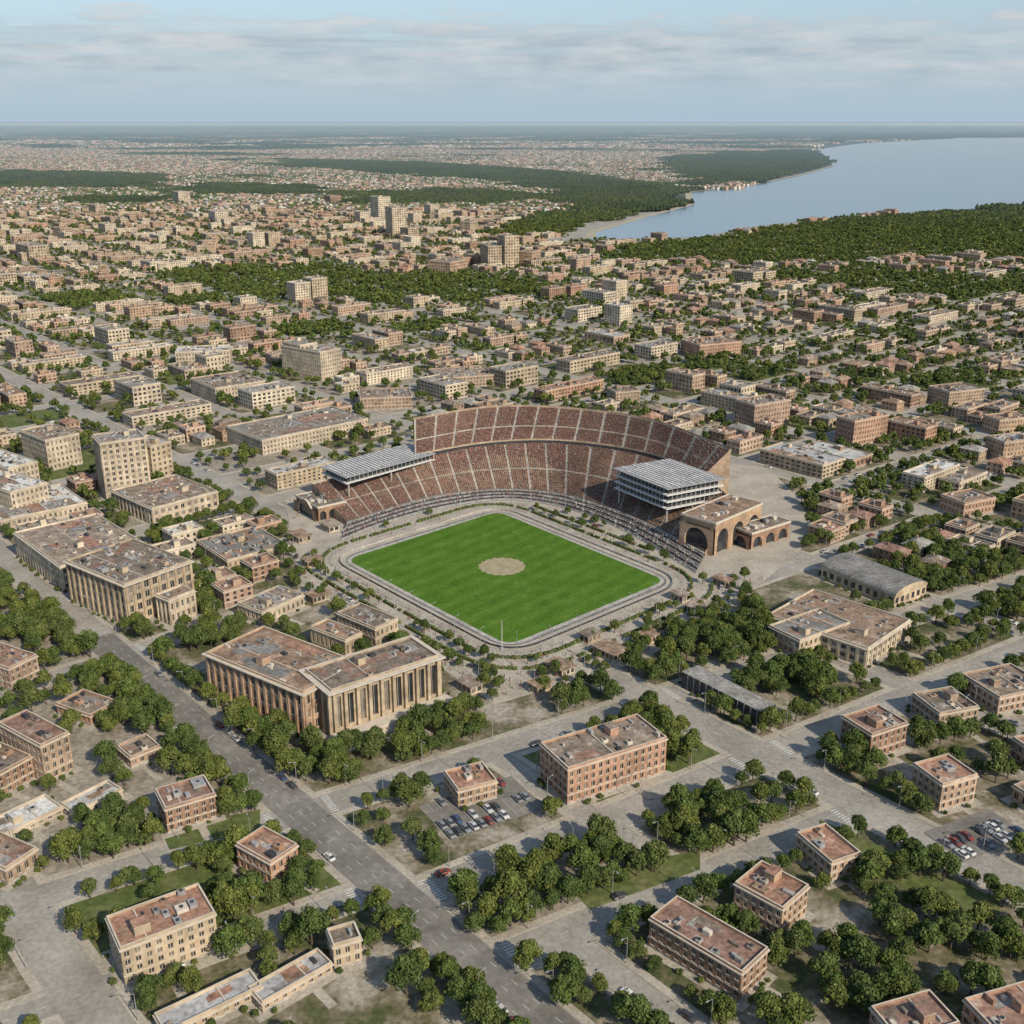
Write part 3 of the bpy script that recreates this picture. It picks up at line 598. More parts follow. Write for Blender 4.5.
for (p,q,bx,by,f) in blocks:
    occ=[]
    if not f and by>455:
        qi=inset(q,.6)
        if len(qi)>=3:
            r=R.random(); left=bx<by*.14
            kind='com' if r<(.34 if left and by<1500 else .08) else ('mix' if r<(.88 if left else .5) else 'res')
            us=[a*e1[0]+b*e1[1] for a,b in qi]; vs=[a*e2[0]+b*e2[1] for a,b in qi]
            rotp=.5 if kind=='res' else (.0 if R.random()<.75 else 1.0)
            for _ in range(100 if by>600 else 70):
                if kind=='res': pr=protos[R.randrange(nh)] if R.random()<.85 else protos[nh+R.randrange(4)]
                elif kind=='mix': pr=protos[R.randrange(nh,nm)] if R.random()<.82 else protos[6+R.randrange(nh-6)]
                else: pr=protos[R.randrange(nm,len(protos)-1)] if R.random()<.99 else protos[-1]
                rot=R.random()<rotp; hl,hw=(pr[1]/2,pr[2]/2) if not rot else (pr[2]/2,pr[1]/2)
                if max(us)-min(us)<2*hl or max(vs)-min(vs)<2*hw: continue
                u=R.uniform(min(us)+hl,max(us)-hl);v=R.uniform(min(vs)+hw,max(vs)-hw)
                if not rot: v=min(vs)+hw+round((v-min(vs)-hw)/(2*hw+5))*(2*hw+5)
                else: u=min(us)+hl+round((u-min(us)-hl)/(2*hl+5))*(2*hl+5)
                if any(abs(u-a)<hl+c+1.0 and abs(v-b)<hw+d+1.0 for a,b,c,d in occ): continue
                cor=[((u+sx*hl)*e1[0]+(v+sy*hw)*e2[0],(u+sx*hl)*e1[1]+(v+sy*hw)*e2[1]) for sx in(-1,1) for sy in(-1,1)]
                if not all(inside(qi,*c_) for c_ in cor) or any(inside(plaza,*c_) for c_ in cor): continue
                x=u*e1[0]+v*e2[0];y=u*e1[1]+v*e2[1]
                if y<1300 and explicit_hit(x,y,max(hl,hw)): continue
                if inside(plaza,x,y): continue
                occ.append((u,v,hl,hw)); a=math.atan2(e1[1],e1[0])+(math.pi/2 if rot else 0)
                s=(R.uniform(.94,1),R.uniform(.92,1),R.uniform(.8,1.12))
                if y<900: add(pr[0],pr[3],(x,y,.15),a,s)
                else: city.append((x,y,.15,a,s,protos.index(pr)))
    def free(x,y,mg=2.5):
        u=x*e1[0]+y*e1[1];v=x*e2[0]+y*e2[1]
        return not any(abs(u-a)<c+mg and abs(v-b)<d+mg for a,b,c,d in occ)
    xs=[a for a,b in p];ys=[b for a,b in p]
    dens=1/42 if f else ((1/85 if by<600 else 1/200) if bx<by*.1 else (1/70 if by<700 else 1/115))
    n=int(dens*(max(xs)-min(xs))*(max(ys)-min(ys)))
    for _ in range(min(n,900)):
        x=R.uniform(min(xs),max(xs));y=R.uniform(min(ys),max(ys))
        if not inside(q,x,y) or not free(x,y,2): continue
        if y<800 and (inside(plaza,x,y) or any(inside(s,x,y) for s in SPARSE)): continue
        if y<560 and mn.noise(Vector((x/22,y/22,1)))<-.18: continue
        addtree(x,y,.86)
    for i in range(len(p)):
        a=p[i];b=p[(i+1)%len(p)];l=math.hypot(b[0]-a[0],b[1]-a[1])
        if l<15: continue
        d=((b[0]-a[0])/l,(b[1]-a[1])/l);n_=(-d[1],d[0]); t=6+R.random()*3; go=R.random()
        step=5.8 if by<600 else 11
        while t<l-5:
            if R.random()<(.88 if go>.25 else .3):
                x=a[0]+d[0]*t+n_[0]*3.6;y=a[1]+d[1]*t+n_[1]*3.6
                if free(x,y,1.5) and not inside(plaza,x,y) and not (y<600 and any(inside(s,x,y) for s in SPARSE)): addtree(x,y,.74)
            t+=step*R.uniform(.8,1.25)
        if by<800:
            t=9; an=math.atan2(d[1],d[0]); pc=.2 if R.random()<.4 else .04
            while t<l-9:
                if R.random()<pc:
                    x=a[0]+d[0]*t-n_[0]*1.25;y=a[1]+d[1]*t-n_[1]*1.25
                    if vis(x,y) and not inside(plaza,x,y) : car(x,y,an)
                t+=6.2
            if by<560:
                t=12
                while t<l-8:
                    x=a[0]+d[0]*t+n_[0]*.7;y=a[1]+d[1]*t+n_[1]*.7
                    if vis(x,y) and not inside(plaza,x,y): add('street_lamp',LAMP,(x,y,.14),math.atan2(-n_[1],-n_[0]))
                    t+=27
def on_road(x,y):
    for (p,q,bx,by,f) in blocks:
        if abs(x-bx)<120 and abs(y-by)<120 and inside(p,x,y): return False
    return True
for dz in DENSE:
    xs=[a for a,b in dz];ys=[b for a,b in dz]; bb=(max(xs)-min(xs))*(max(ys)-min(ys))
    for _ in range(int(bb/26)):
        x=R.uniform(min(xs),max(xs));y=R.uniform(min(ys),max(ys))
        if inside(dz,x,y) and not on_road(x,y) and not inside(plaza,x,y): addtree(x,y,.9)
for (cx,cy,a,hl,hw,ca,sa) in RECTS:
    if cy>560: continue
    for _ in range(int((hl+hw)*1.1)):
        if R.random()<.5: x,y=R.uniform(-hl,hl),R.choice([-1,1])*(hw+R.uniform(1,2.4))
        else: x,y=R.choice([-1,1])*(hl+R.uniform(1,2.4)),R.uniform(-hw,hw)
        X,Y=cx+x*ca-y*sa,cy+x*sa+y*ca
        if not in_rect(X,Y,.7) and vis(X,Y): s=R.uniform(.16,.3); tnear.append((X,Y,-.6*s*3,R.uniform(0,6),(s,s,s)))
# ------------------------------------------------------------------ field geometry
def rounded(P,r,seg=8):
    o=[];n=len(P)
    for i in range(n):
        p=Vector(P[i]);a=(Vector(P[i-1])-p).normalized();b=(Vector(P[(i+1)%n])-p).normalized()
        s=p+a*r;e=p+b*r
        for k in range(seg+1):
            t=k/seg; o.append(tuple(s*(1-t)**2+p*2*t*(1-t)+e*t*t))
    return o
def offs(P,d):
    c=Vector(cen(P)); return [tuple(Vector(p)+(Vector(p)-c).normalized()*d) for p in P]
fld=px([(346,560),(508,646),(666,581),(498,512)])
def walk(P,step):
    o=[];acc=0
    for i in range(len(P)):
        a=Vector(P[i]);b=Vector(P[(i+1)%len(P)]);l=(b-a).length
        while acc<l and l>0: q=a+(b-a)*(acc/l); o.append((q.x,q.y,math.atan2(b.y-a.y,b.x-a.x))); acc+=step
        acc-=l
    return o
standside=px([(300,556),(338,546),(375,530),(430,514),(500,502),(560,510),(615,531),(655,555),(700,584),(900,560),(760,400),(300,400)])
hd=MB(['leaf','concrete'])
for off,rr in ((22,30),(34,38)):
    P=walk(rounded(offs(fld,off),rr,10),2.2)
    for (x,y,a) in P:
        if inside(standside,x,y) or not inside(plaza,x,y): continue
        if R.random()<.12: continue
        hd.tint=(R.uniform(.6,1),)*3; c_,s_=math.cos(a),math.sin(a)
        A=[(x+c_*u-s_*v,y+s_*u+c_*v) for u,v in ((-1,-.7),(1,-.7),(1,.7),(-1,.7))]; hgt=R.uniform(1,1.5)
        Bq=[(x+(q[0]-x)*.8,y+(q[1]-y)*.8) for q in A]
        for i in range(4): j=(i+1)%4; hd.face([(*A[i],.15),(*A[j],.15),(*Bq[j],.15+hgt),(*Bq[i],.15+hgt)],'leaf')
        hd.face([(*q,.15+hgt) for q in Bq],'leaf')
add('hedge_row',hd.mesh('hedge_row',True))
# picket railings and lamp posts round the plaza
fn=MB(['dark_metal','metal'])
for off,rr in ((17,27),(48,42)):
    P=walk(rounded(offs(fld,off),rr,10),2.5)
    for i in range(len(P)-1):
        (x,y,a),(x2,y2,_)=P[i],P[i+1]
        if inside(standside,x,y) or not inside(plaza,x,y) or i%14 in (0,1): continue
        fn.tube((x,y,.2),(x,y,1.4),.07,.07,'metal',4); fn.tube((x,y,1.35),(x2,y2,1.35),.05,.05,'metal',4); fn.tube((x,y,.8),(x2,y2,.8),.04,.04,'metal',4)
add('railing_fence',fn.mesh('railing_fence'))
for off,rr,stp in ((16,26,16),(30,36,20),(47,42,22)):
    for (x,y,a) in walk(rounded(offs(fld,off),rr,10),stp):
        if inside(plaza,x,y) and not inside(standside,x,y): add('street_lamp',LAMP,(x,y,.2),a+math.pi/2)
for off,rr,st_,pr_ in ((28,34,7,.5),(44,40,7,.6),(52,44,6.5,.45)):
    for (x,y,a) in walk(rounded(offs(fld,off),rr,10),st_):
        if not inside(standside,x,y) and R.random()<pr_: addtree(x+R.uniform(-1,1),y+R.uniform(-1,1),.55)
for _ in range(700):
    x,y=G(R.uniform(280,880),R.uniform(455,705))
    if inside(plaza,x,y) and not inside(standside,x,y) and not inside(offs(fld,24),x,y) and mn.noise(Vector((x/28,y/28,5)))>.1: addtree(x,y,.58)
cell={}; tn=[]
for p in tnear:
    k=(int(p[0]//3.6),int(p[1]//3.6),p[4][0]<.32)
    if k in cell: continue
    cell[k]=1; tn.append(p)
print('trees',len(tn),len(tmid),len(tfar),'city',len(city))
shr=[]
for p in tn:
    if p[4][0]<.32: shr.append((*p,R.randrange(5)))
    else: add('broadleaf_tree',R.choice(near_trees),p[:3],p[3],p[4])
scatter('shrub_planting',shr,mid_trees)
scatter('tree_mass_midtown',tmid,mid_trees); scatter('distant_tree_mass',tfar,far_trees)
scatter('distant_city_buildings',city,[p[3] for p in protos])
def lot(a,b,c,occp=.8):
    a=Vector(G(*a));b=Vector(G(*b));c=Vector(G(*c)); e=(b-a);L=e.length;e.normalize();n=Vector((-e.y,e.x)); W=abs((c-a).dot(n))
    mb=MB(['asphalt_dark','paint']); P=lambda x,y,z:(*(a+e*x+n*y),z)
    mb.face([P(0,0,.195),P(L,0,.195),P(L,W,.195),P(0,W,.195)],'asphalt_dark'); y=2.6
    k=0
    while y<W-2:
        x=1.4
        while x<L-1.4:
            mb.face([P(x-1.36,y-2.4,.205),P(x-1.28,y-2.4,.205),P(x-1.28,y+2.4,.205),P(x-1.36,y+2.4,.205)],'paint')
            if R.random()<occp: q=a+e*x+n*y; car(q.x,q.y,math.atan2(n.y,n.x)+(math.pi if R.random()<.5 else 0),.2)
            x+=2.65
        y+=5.2 if k%2==0 else 10.5; k+=1
    add('parking_lot',mb.mesh('parking_lot'))
lot((450,842),(545,808),(440,800),.7); lot((965,862),(1030,836),(945,825),.6)
for (x,y,a) in walk(rounded(offs(fld,39),40,10),7):
    if not inside(standside,x,y) and inside(plaza,x,y) and R.random()<.3: car(x,y,a,.2)
scatter('parked_cars_downtown',carpts,CARS)
pp=[]
for _ in range(1700):
    x,y=G(R.uniform(290,840),R.uniform(500,700))
    if inside(plaza,x,y) and not inside(offs(fld,14),x,y) and not inside(standside,x,y): pp.append((x,y,.2,R.uniform(0,6.28),1.0,R.randrange(6)))
scatter('pedestrian_crowd',pp,PEOPLE)
def kiosk(x,y,a,s):
    mb=MB(BM); L,W,H=7*s,5*s,3.2
    for o,d,n,l in [((-L/2,-W/2),(1,0),(0,-1),L),((L/2,-W/2),(0,1),(1,0),W),((L/2,W/2),(-1,0),(0,1),L),((-L/2,W/2),(0,-1),(-1,0),W)]: facade(mb,o,d,n,l,0,H,1,2.4,.7,.6,'stone',rec=.2)
    mb.box(-L/2-.7,-W/2-.7,H,L/2+.7,W/2+.7,H+.3,'roof_brown',True)
    add('plaza_kiosk',mb.mesh('plaza_kiosk'),(x,y,.2),a)
for u,v,s in [(318,600,1.2),(352,618,1),(420,660,1.1),(470,690,1.1),(560,672,1.3),(610,655,1.6),(650,640,1.2),(700,612,1.4),(330,530,1.2),(300,540,1.4),(722,585,1),(312,565,1.1),(590,640,1),(680,600,1),(540,690,1)]:
    x,y=G(u,v); kiosk(x,y,AA+math.pi/2*R.randrange(2),s)
# ------------------------------------------------------------------ far tiles
def blob(mb,x,y,r,h,rng,t):
    n=7; rings=[(.55,.15),(1,.45),(.78,.8),(.3,1)]
    prev=None; mb.tint=(t,t,t*.95); ph=rng.random()*6
    for rr,hh in rings:
        cur=[(x+r*rr*rng.uniform(.8,1.2)*math.cos(ph+2*math.pi*i/n),y+r*rr*rng.uniform(.8,1.2)*math.sin(ph+2*math.pi*i/n),h*hh*rng.uniform(.92,1.08)) for i in range(n)]
        if prev:
            for i in range(n): j=(i+1)%n; mb.face([prev[i],prev[j],cur[j],cur[i]],'leaf')
        prev=cur
    mb.face(prev,'leaf')
def far_tile(kind,seed):
    rng=random.Random(seed); mats=['leaf','brick','stone','roof_brown','roof_white','roof_terracotta','roof_grey','white_trim','dirt','asphalt']; mb=MB(mats); S=110
    occ=[]
    if kind!='forest':
        mb.tint=(1,1,1); mb.face([(-S/2,-S/2,.2),(S/2,-S/2,.2),(S/2,S/2,.2),(-S/2,S/2,.2)],'dirt')
        for s in (-37,0,37): mb.face([(-S/2,s-3.5,.3),(S/2,s-3.5,.3),(S/2,s+3.5,.3),(-S/2,s+3.5,.3)],'asphalt')
        n=32 if kind=='city' else 18
        for _ in range(n*5):
            if len(occ)>=n: break
            big=rng.random()<(.22 if kind=='city' else .06); L=rng.uniform(22,42) if big else rng.uniform(9,18); W=rng.uniform(12,20) if big else rng.uniform(8,11); H=rng.uniform(8,15) if big else rng.uniform(5,8)
            x=rng.uniform(-S/2+L/2,S/2-L/2);y=rng.uniform(-S/2+W/2,S/2-W/2)
            y=round(y/18)*18
            if any(abs(x-a)<(L+c)/2+1.5 and abs(y-b)<(W+d)/2+1.5 for a,b,c,d in occ): continue
            occ.append((x,y,L,W)); wl=rng.choice(['brick','stone','stone','white_trim']); rf=rng.choice(['roof_brown','roof_white','roof_terracotta','roof_grey','roof_brown','roof_brown']); mb.tint=(1,1,1)
            if big: mb.box(x-L/2,y-W/2,0,x+L/2,y+W/2,H,wl,top=rf)
            else:
                a=[(x-L/2,y-W/2),(x+L/2,y-W/2),(x+L/2,y+W/2),(x-L/2,y+W/2)]
                for i in range(4): j=(i+1)%4; mb.face([(*a[i],0),(*a[j],0),(*a[j],H),(*a[i],H)],wl)
                r=H+W*.25; mb.face([(*a[0],H),(*a[1],H),(x+L/2,y,r),(x-L/2,y,r)],rf); mb.face([(*a[2],H),(*a[3],H),(x-L/2,y,r),(x+L/2,y,r)],rf)
                mb.face([(*a[1],H),(*a[2],H),(x+L/2,y,r)],wl); mb.face([(*a[3],H),(*a[0],H),(x-L/2,y,r)],wl)
    nt_=230 if kind=='forest' else (52 if kind=='city' else 90)
    for _ in range(nt_):
        x=rng.uniform(-S/2,S/2);y=rng.uniform(-S/2,S/2)
        if any(abs(x-a)<c/2+2 and abs(y-b)<d/2+2 for a,b,c,d in occ): continue
        blob(mb,x,y,rng.uniform(3.4,5.8) if kind!='forest' else rng.uniform(3.6,6.2),rng.uniform(7,11) if kind!='forest' else rng.uniform(8,14),rng,rng.uniform(.45,.95)*(.62 if kind=='forest' else 1))
    return mb.mesh('far_'+kind,tint=True)
tiles=[far_tile('forest',1),far_tile('forest',2),far_tile('city',3),far_tile('city',4),far_tile('city',5),far_tile('suburb',6),far_tile('suburb',7)]
tp=[]
def fill(y0,y1,step,scl):
    y=y0
    while y<y1:
        hw=.6*y+100; x=-hw
        while x<hw:
            xx=x+R.uniform(-.1,.1)*step; yy=y+R.uniform(-.1,.1)*step
            if not inside(lake,xx,yy) and not inside(lake,xx+step*.4,yy) and not inside(lake,xx-step*.4,yy) and not inside(lake,xx,yy-step*.4):
                nz=mn.noise(Vector((xx/1300,yy/900,3)))+.5*mn.noise(Vector((xx/420,yy/300,9)))
                th=-.36 if yy<8000 else -.36+.5*min(1,(yy-8000)/9000)
                if in_for(xx,yy) or nz<th: i=R.randrange(2)
                elif nz<th+.25: i=R.choice([5,6])
                else: i=R.choice([2,3,4])
                tp.append((xx,yy,-.25,AA+R.choice([0,1,2,3])*math.pi/2,(scl,scl,1 if scl<1.5 else 1.5),i))
            x+=step
        y+=step
fill(2700,9000,112,1.02); fill(9000,26000,330,3)
y=26000
while y<60000:
    x=-.6*y
    while x<.6*y:
        tp.append((x,y,-.25,0,(5,5,3.5),R.randrange(2) if R.random()<.97 else 3)); x+=540
    y+=540 if y<40000 else 1500
scatter('distant_city_and_forest',tp,tiles)
# ------------------------------------------------------------------ STADIUM
st=bpy.data.objects.new('baseball_stadium',None); scene.collection.objects.link(st)
def cat(P,n):
    P=[np.array(p,float) for p in P]; Q=[2*P[0]-P[1]]+P+[2*P[-1]-P[-2]]; o=[]
    m=len(P)-1
    for k in range(n+1):
        s=k/n*m; i=min(int(s),m-1); t=s-i; a,b,c,d=Q[i:i+4]
        o.append(.5*((2*b)+(c-a)*t+(2*a-5*b+4*c-d)*t*t+(3*b-a-3*c+d)*t**3))
    return np.array(o)
NS=240
def crv(L): return cat([(*G(u,v,z),z) for u,v,z in L],NS)
Fc=crv([(347,523,1.8),(390,509,1.8),(440,496,1.8),(500,490,1.8),(560,494,1.8),(620,512,1.8),(665,532,1.8),(705,553,1.8)])
Mc=crv([(312,485,12),(365,472,14),(425,457,17),(490,446,18),(560,444,18),(640,455,18),(700,477,17.5),(738,506,14)])
Ec=crv([(338,547,.3),(375,531,.3),(430,515,.3),(500,503,.3),(560,511,.3),(615,532,.3),(655,556,.3),(692,580,.3)])
def lerp(a,b,t): return a+(b-a)*t
seats=MB(['seatmat']); ppl=MB(['seatmat']); bowl=MB(['concrete','brick','stone','glass','blind','trim','white_trim','concrete_dark','metal','dark_metal'])
def tier(A,B,rows,i0,i1,aisle=10,occ=.35,pw=1.0):
    for k in range(rows):
        for i in range(i0,i1):
            f0=(k/rows)**pw; f1=((k+1)/rows)**pw
            z=lerp(A[i][2],B[i][2],f0);z2=lerp(A[i+1][2],B[i+1][2],f0); zn=lerp(A[i][2],B[i][2],f1);zn2=lerp(A[i+1][2],B[i+1][2],f1)
            a=lerp(A[i],B[i],k/rows);b=lerp(A[i+1],B[i+1],k/rows);c=lerp(A[i+1],B[i+1],(k+1)/rows);d=lerp(A[i],B[i],(k+1)/rows)
            fm_='concrete' if i%aisle==0 or k==int(rows*.45) else 'brick'
            bowl.face([(a[0],a[1],z),(b[0],b[1],z2),(c[0],c[1],z2),(d[0],d[1],z)],fm_)
            bowl.face([(d[0],d[1],z),(c[0],c[1],z2),(c[0],c[1],zn2),(d[0],d[1],zn)],fm_)
            if i%aisle==0: continue
            if k==int(rows*.45): continue
            w=math.hypot(b[0]-a[0],b[1]-a[1]); ns=max(1,int(w/.58))
            e=np.array([b[0]-a[0],b[1]-a[1]])/max(w,1e-6); n=np.array([d[0]-a[0],d[1]-a[1]]); dl=np.linalg.norm(n); n=n/dl
            sf=.88+.24*((i//aisle*7919)%5)/4
            for q in range(ns):
                t=(q+.5)/ns; bx=a[0]+(b[0]-a[0])*t+n[0]*dl*.35; by_=a[1]+(b[1]-a[1])*t+n[1]*dl*.35; zz=lerp(z,z2,t)
                col=(.20,.108,.085) if R.random()<.8 else (.11,.07,.06); f=R.uniform(.75,1.25)*sf; seats.tint=(col[0]*f,col[1]*f,col[2]*f)
                hw=.27; x0,y0=bx-e[0]*hw,by_-e[1]*hw;x1,y1=bx+e[0]*hw,by_+e[1]*hw
                seats.face([(x0,y0,zz+.42),(x1,y1,zz+.42),(x1+n[0]*.5,y1+n[1]*.5,zz+.42),(x0+n[0]*.5,y0+n[1]*.5,zz+.42)],'seatmat')
                seats.face([(x0+n[0]*.5,y0+n[1]*.5,zz+.42),(x1+n[0]*.5,y1+n[1]*.5,zz+.42),(x1+n[0]*.56,y1+n[1]*.56,zz+.9),(x0+n[0]*.56,y0+n[1]*.56,zz+.9)],'seatmat')
                if R.random()<occ:
                    c_=R.choice([(.5,.46,.42),(.35,.15,.12),(.10,.10,.13),(.42,.3,.24),(.2,.17,.16),(.3,.09,.07),(.3,.22,.18)]); ppl.tint=c_
                    X=lambda u_,v_,z_:(bx+e[0]*u_+n[0]*v_,by_+e[1]*u_+n[1]*v_,zz+z_)
                    bt=[X(-.17,.12,.45),X(.17,.12,.45),X(.17,.34,.45),X(-.17,.34,.45)];tp_=[X(-.23,.16,1.0),X(.23,.16,1.0),X(.23,.36,1.0),X(-.23,.36,1.0)]
                    for u_ in range(4): v_=(u_+1)%4; ppl.face([bt[u_],bt[v_],tp_[v_],tp_[u_]],'seatmat')
                    ppl.face(tp_,'seatmat')
                    ppl.tint=(.08,.08,.11); ppl.face([X(-.17,-.2,.55),X(.17,-.2,.55),X(.17,.15,.58),X(-.17,.15,.58)],'seatmat'); ppl.face([X(-.15,-.2,.05),X(.15,-.2,.05),X(.15,-.2,.55),X(-.15,-.2,.55)],'seatmat')
                    ppl.tint=R.choice([(.4,.25,.18),(.3,.18,.12),(.12,.08,.06)])
                    hb=[X(-.09,.17,1.05),X(.09,.17,1.05),X(.09,.35,1.05),X(-.09,.35,1.05)];hm=[X(-.11,.15,1.18),X(.11,.15,1.18),X(.11,.37,1.18),X(-.11,.37,1.18)];ht=[X(-.06,.2,1.32),X(.06,.2,1.32),X(.06,.32,1.32),X(-.06,.32,1.32)]
                    for u_ in range(4): v_=(u_+1)%4; ppl.face([hb[u_],hb[v_],hm[v_],hm[u_]],'seatmat'); ppl.face([hm[u_],hm[v_],ht[v_],ht[u_]],'seatmat')
                    ppl.face(ht,'seatmat')
tier(Fc,Mc,36,0,NS,occ=.32)
i0=int(NS*1.85/7); i1=int(NS*6.1/7)
RZ=32.5
Rc0=cat([(*G(u,v,RZ),RZ) for u,v in [(414,420),(490,408),(565,409),(650,421),(731,451)]],i1-i0)
Uc=Mc[i0:i1+1].copy(); Uc[:,2]+=2.2
tier(Uc,Rc0,24,0,i1-i0,occ=.22,pw=1.1)
def wallstrip(P,zb,zt,m):
    for i in range(len(P)-1):
        a=P[i];b=P[i+1]; bowl.face([(a[0],a[1],zb(a)),(b[0],b[1],zb(b)),(b[0],b[1],zt(b)),(a[0],a[1],zt(a))],m)
wallstrip(Fc,lambda a:.15,lambda a:a[2]+.9,'concrete_dark')
wallstrip(Uc,lambda a:a[2]-2.2,lambda a:a[2]-.2,'dark_metal'); wallstrip(Uc,lambda a:a[2]-.2,lambda a:a[2]+.8,'stone')
def outer(P,top,step=4):
    for i in range(0,len(P)-step,step):
        a=P[i];b=P[i+step]; d=np.array([b[0]-a[0],b[1]-a[1]]);l=np.linalg.norm(d);d/=l; n=(-d[1],d[0]); zt=min(top(a),top(b))
        facade(bowl,(a[0],a[1]),(d[0],d[1]),n,l,.1,zt,max(1,int(zt/6)),l,.6,.7,'brick',rec=.5)
outer(Mc[:i0+1],lambda a:a[2]-.3); outer(Mc[i1:],lambda a:a[2]-.3)
Ro=Rc0.copy()
for i in range(len(Ro)):
    d=Rc0[min(i+1,len(Ro)-1)][:2]-Rc0[max(i-1,0)][:2]; d/=np.linalg.norm(d); Ro[i][0]-=d[1]*1.2; Ro[i][1]+=d[0]*1.2
outer(Ro,lambda a:a[2]-.3)
for i in range(len(Ro)-1):
    a,b,c,d=Rc0[i],Rc0[i+1],Ro[i+1],Ro[i]; bowl.face([tuple(a),tuple(b),tuple(c),tuple(d)],'concrete')
wallstrip(Ro,lambda a:a[2]-.3,lambda a:a[2]+1.1,'brick')
for P in (Mc[:i0+1],Mc[i1:]): wallstrip(P,lambda a:a[2]-.2,lambda a:a[2]+1.2,'trim')
for A,B_ in ((Fc[0],Mc[0]),(Fc[-1],Mc[-1])): bowl.face([(A[0],A[1],.1),(B_[0],B_[1],.1),(B_[0],B_[1],B_[2]+1.3),(A[0],A[1],A[2]+.9)],'brick')
for A,B_ in ((Uc[0],Rc0[0]),(Uc[-1],Rc0[-1])): bowl.face([(A[0],A[1],.1),(B_[0],B_[1],.1),(B_[0],B_[1],B_[2]+1.3),(A[0],A[1],A[2]+1)],'brick')
for i in range(6,len(Ro)-4,9):
    a=Ro[i]; bowl.cyl(a[0],a[1],a[2],a[2]+3.2,.1,.07,'metal',5)
def terr(t0,t1,z,m):
    for i in range(NS):
        a=lerp(Ec[i],Fc[i],t0);b=lerp(Ec[i+1],Fc[i+1],t0);c=lerp(Ec[i+1],Fc[i+1],t1);d=lerp(Ec[i],Fc[i],t1)
        bowl.face([(a[0],a[1],z),(b[0],b[1],z),(c[0],c[1],z),(d[0],d[1],z)],m); bowl.face([(a[0],a[1],.1),(b[0],b[1],.1),(b[0],b[1],z),(a[0],a[1],z)],'concrete_dark')
tt=[.26,.36,.46,.56,.66,.76,.86,.99]
for k in range(7): terr(tt[k],tt[k+1],.5+.28*k,['concrete','concrete_dark'][k%2])
for k in range(7):
    P=lerp(Ec,Fc,tt[k]+.03); z=.5+.28*k
    for i in range(NS):
        a=P[i];b=P[i+1]
        if i%10==0 or R.random()<.12: continue
        bowl.face([(a[0],a[1],z),(b[0],b[1],z),(b[0],b[1],z+.8),(a[0],a[1],z+.8)],'dark_metal' if k%2 else 'metal')
    if k in (1,3,5):
        for i in range(NS):
            for s in range(2):
                if R.random()<.5:
                    a=lerp(P[i],P[i+1],s*.5); ppl.tint=R.choice([(.5,.48,.45),(.1,.1,.14),(.3,.1,.08),(.3,.27,.24)]); ppl.cyl(a[0],a[1]+.8,z,z+.9,.14,.22,'seatmat',5); ppl.cyl(a[0],a[1]+.8,z+.9,z+1.4,.22,.14,'seatmat',5); ppl.tint=(.25,.15,.1); ppl.cyl(a[0],a[1]+.8,z+1.42,z+1.65,.1,.09,'seatmat',5)
add('seating_bowl',bowl.mesh('seating_bowl'),parent=st); add('stadium_seats',seats.mesh('stadium_seats',True),parent=st); add('spectators',ppl.mesh('spectators',True),parent=st)
sheet('warning_track',rounded(offs(fld,13),24),.3,'paving',st); sheet('inner_track',rounded(offs(fld,5),14),.32,'concrete_dark',st)
sheet('grass_verge',rounded(offs(fld,3),11),.33,'concrete',st)
sheet('playing_field',rounded(fld,8),.34,'turf',st)
cc_=G(502,567); sheet('clay_infield',[(cc_[0]+(11+.5*math.sin(t*1.7))*math.cos(t*math.pi/32),cc_[1]+(11+.5*math.sin(t*1.7))*math.sin(t*math.pi/32)) for t in range(64)],.36,'clay',st)
fm=MB(['white_trim','dark_metal','concrete','metal'])
rp=rounded(offs(fld,9),18,10)
for i in range(len(rp)):
    a=rp[i];b=rp[(i+1)%len(rp)]; d=Vector((b[0]-a[0],b[1]-a[1])); 
    if d.length<.01: continue
    n=Vector((d.y,-d.x)).normalized()*.25
    A=(a[0]+n.x,a[1]+n.y);Bq=(b[0]+n.x,b[1]+n.y)
    fm.face([(*A,.2),(*Bq,.2),(*Bq,1.2),(*A,1.2)],'dark_metal'); fm.face([(*a,.2),(*b,.2),(*b,1.2),(*a,1.2)],'concrete'); fm.face([(*a,1.2),(*b,1.2),(*Bq,1.2),(*A,1.2)],'concrete')
add('field_wall',fm.mesh('field_wall'),parent=st)
pm=['white_trim','glass','metal','concrete','dark_metal','roof_white']
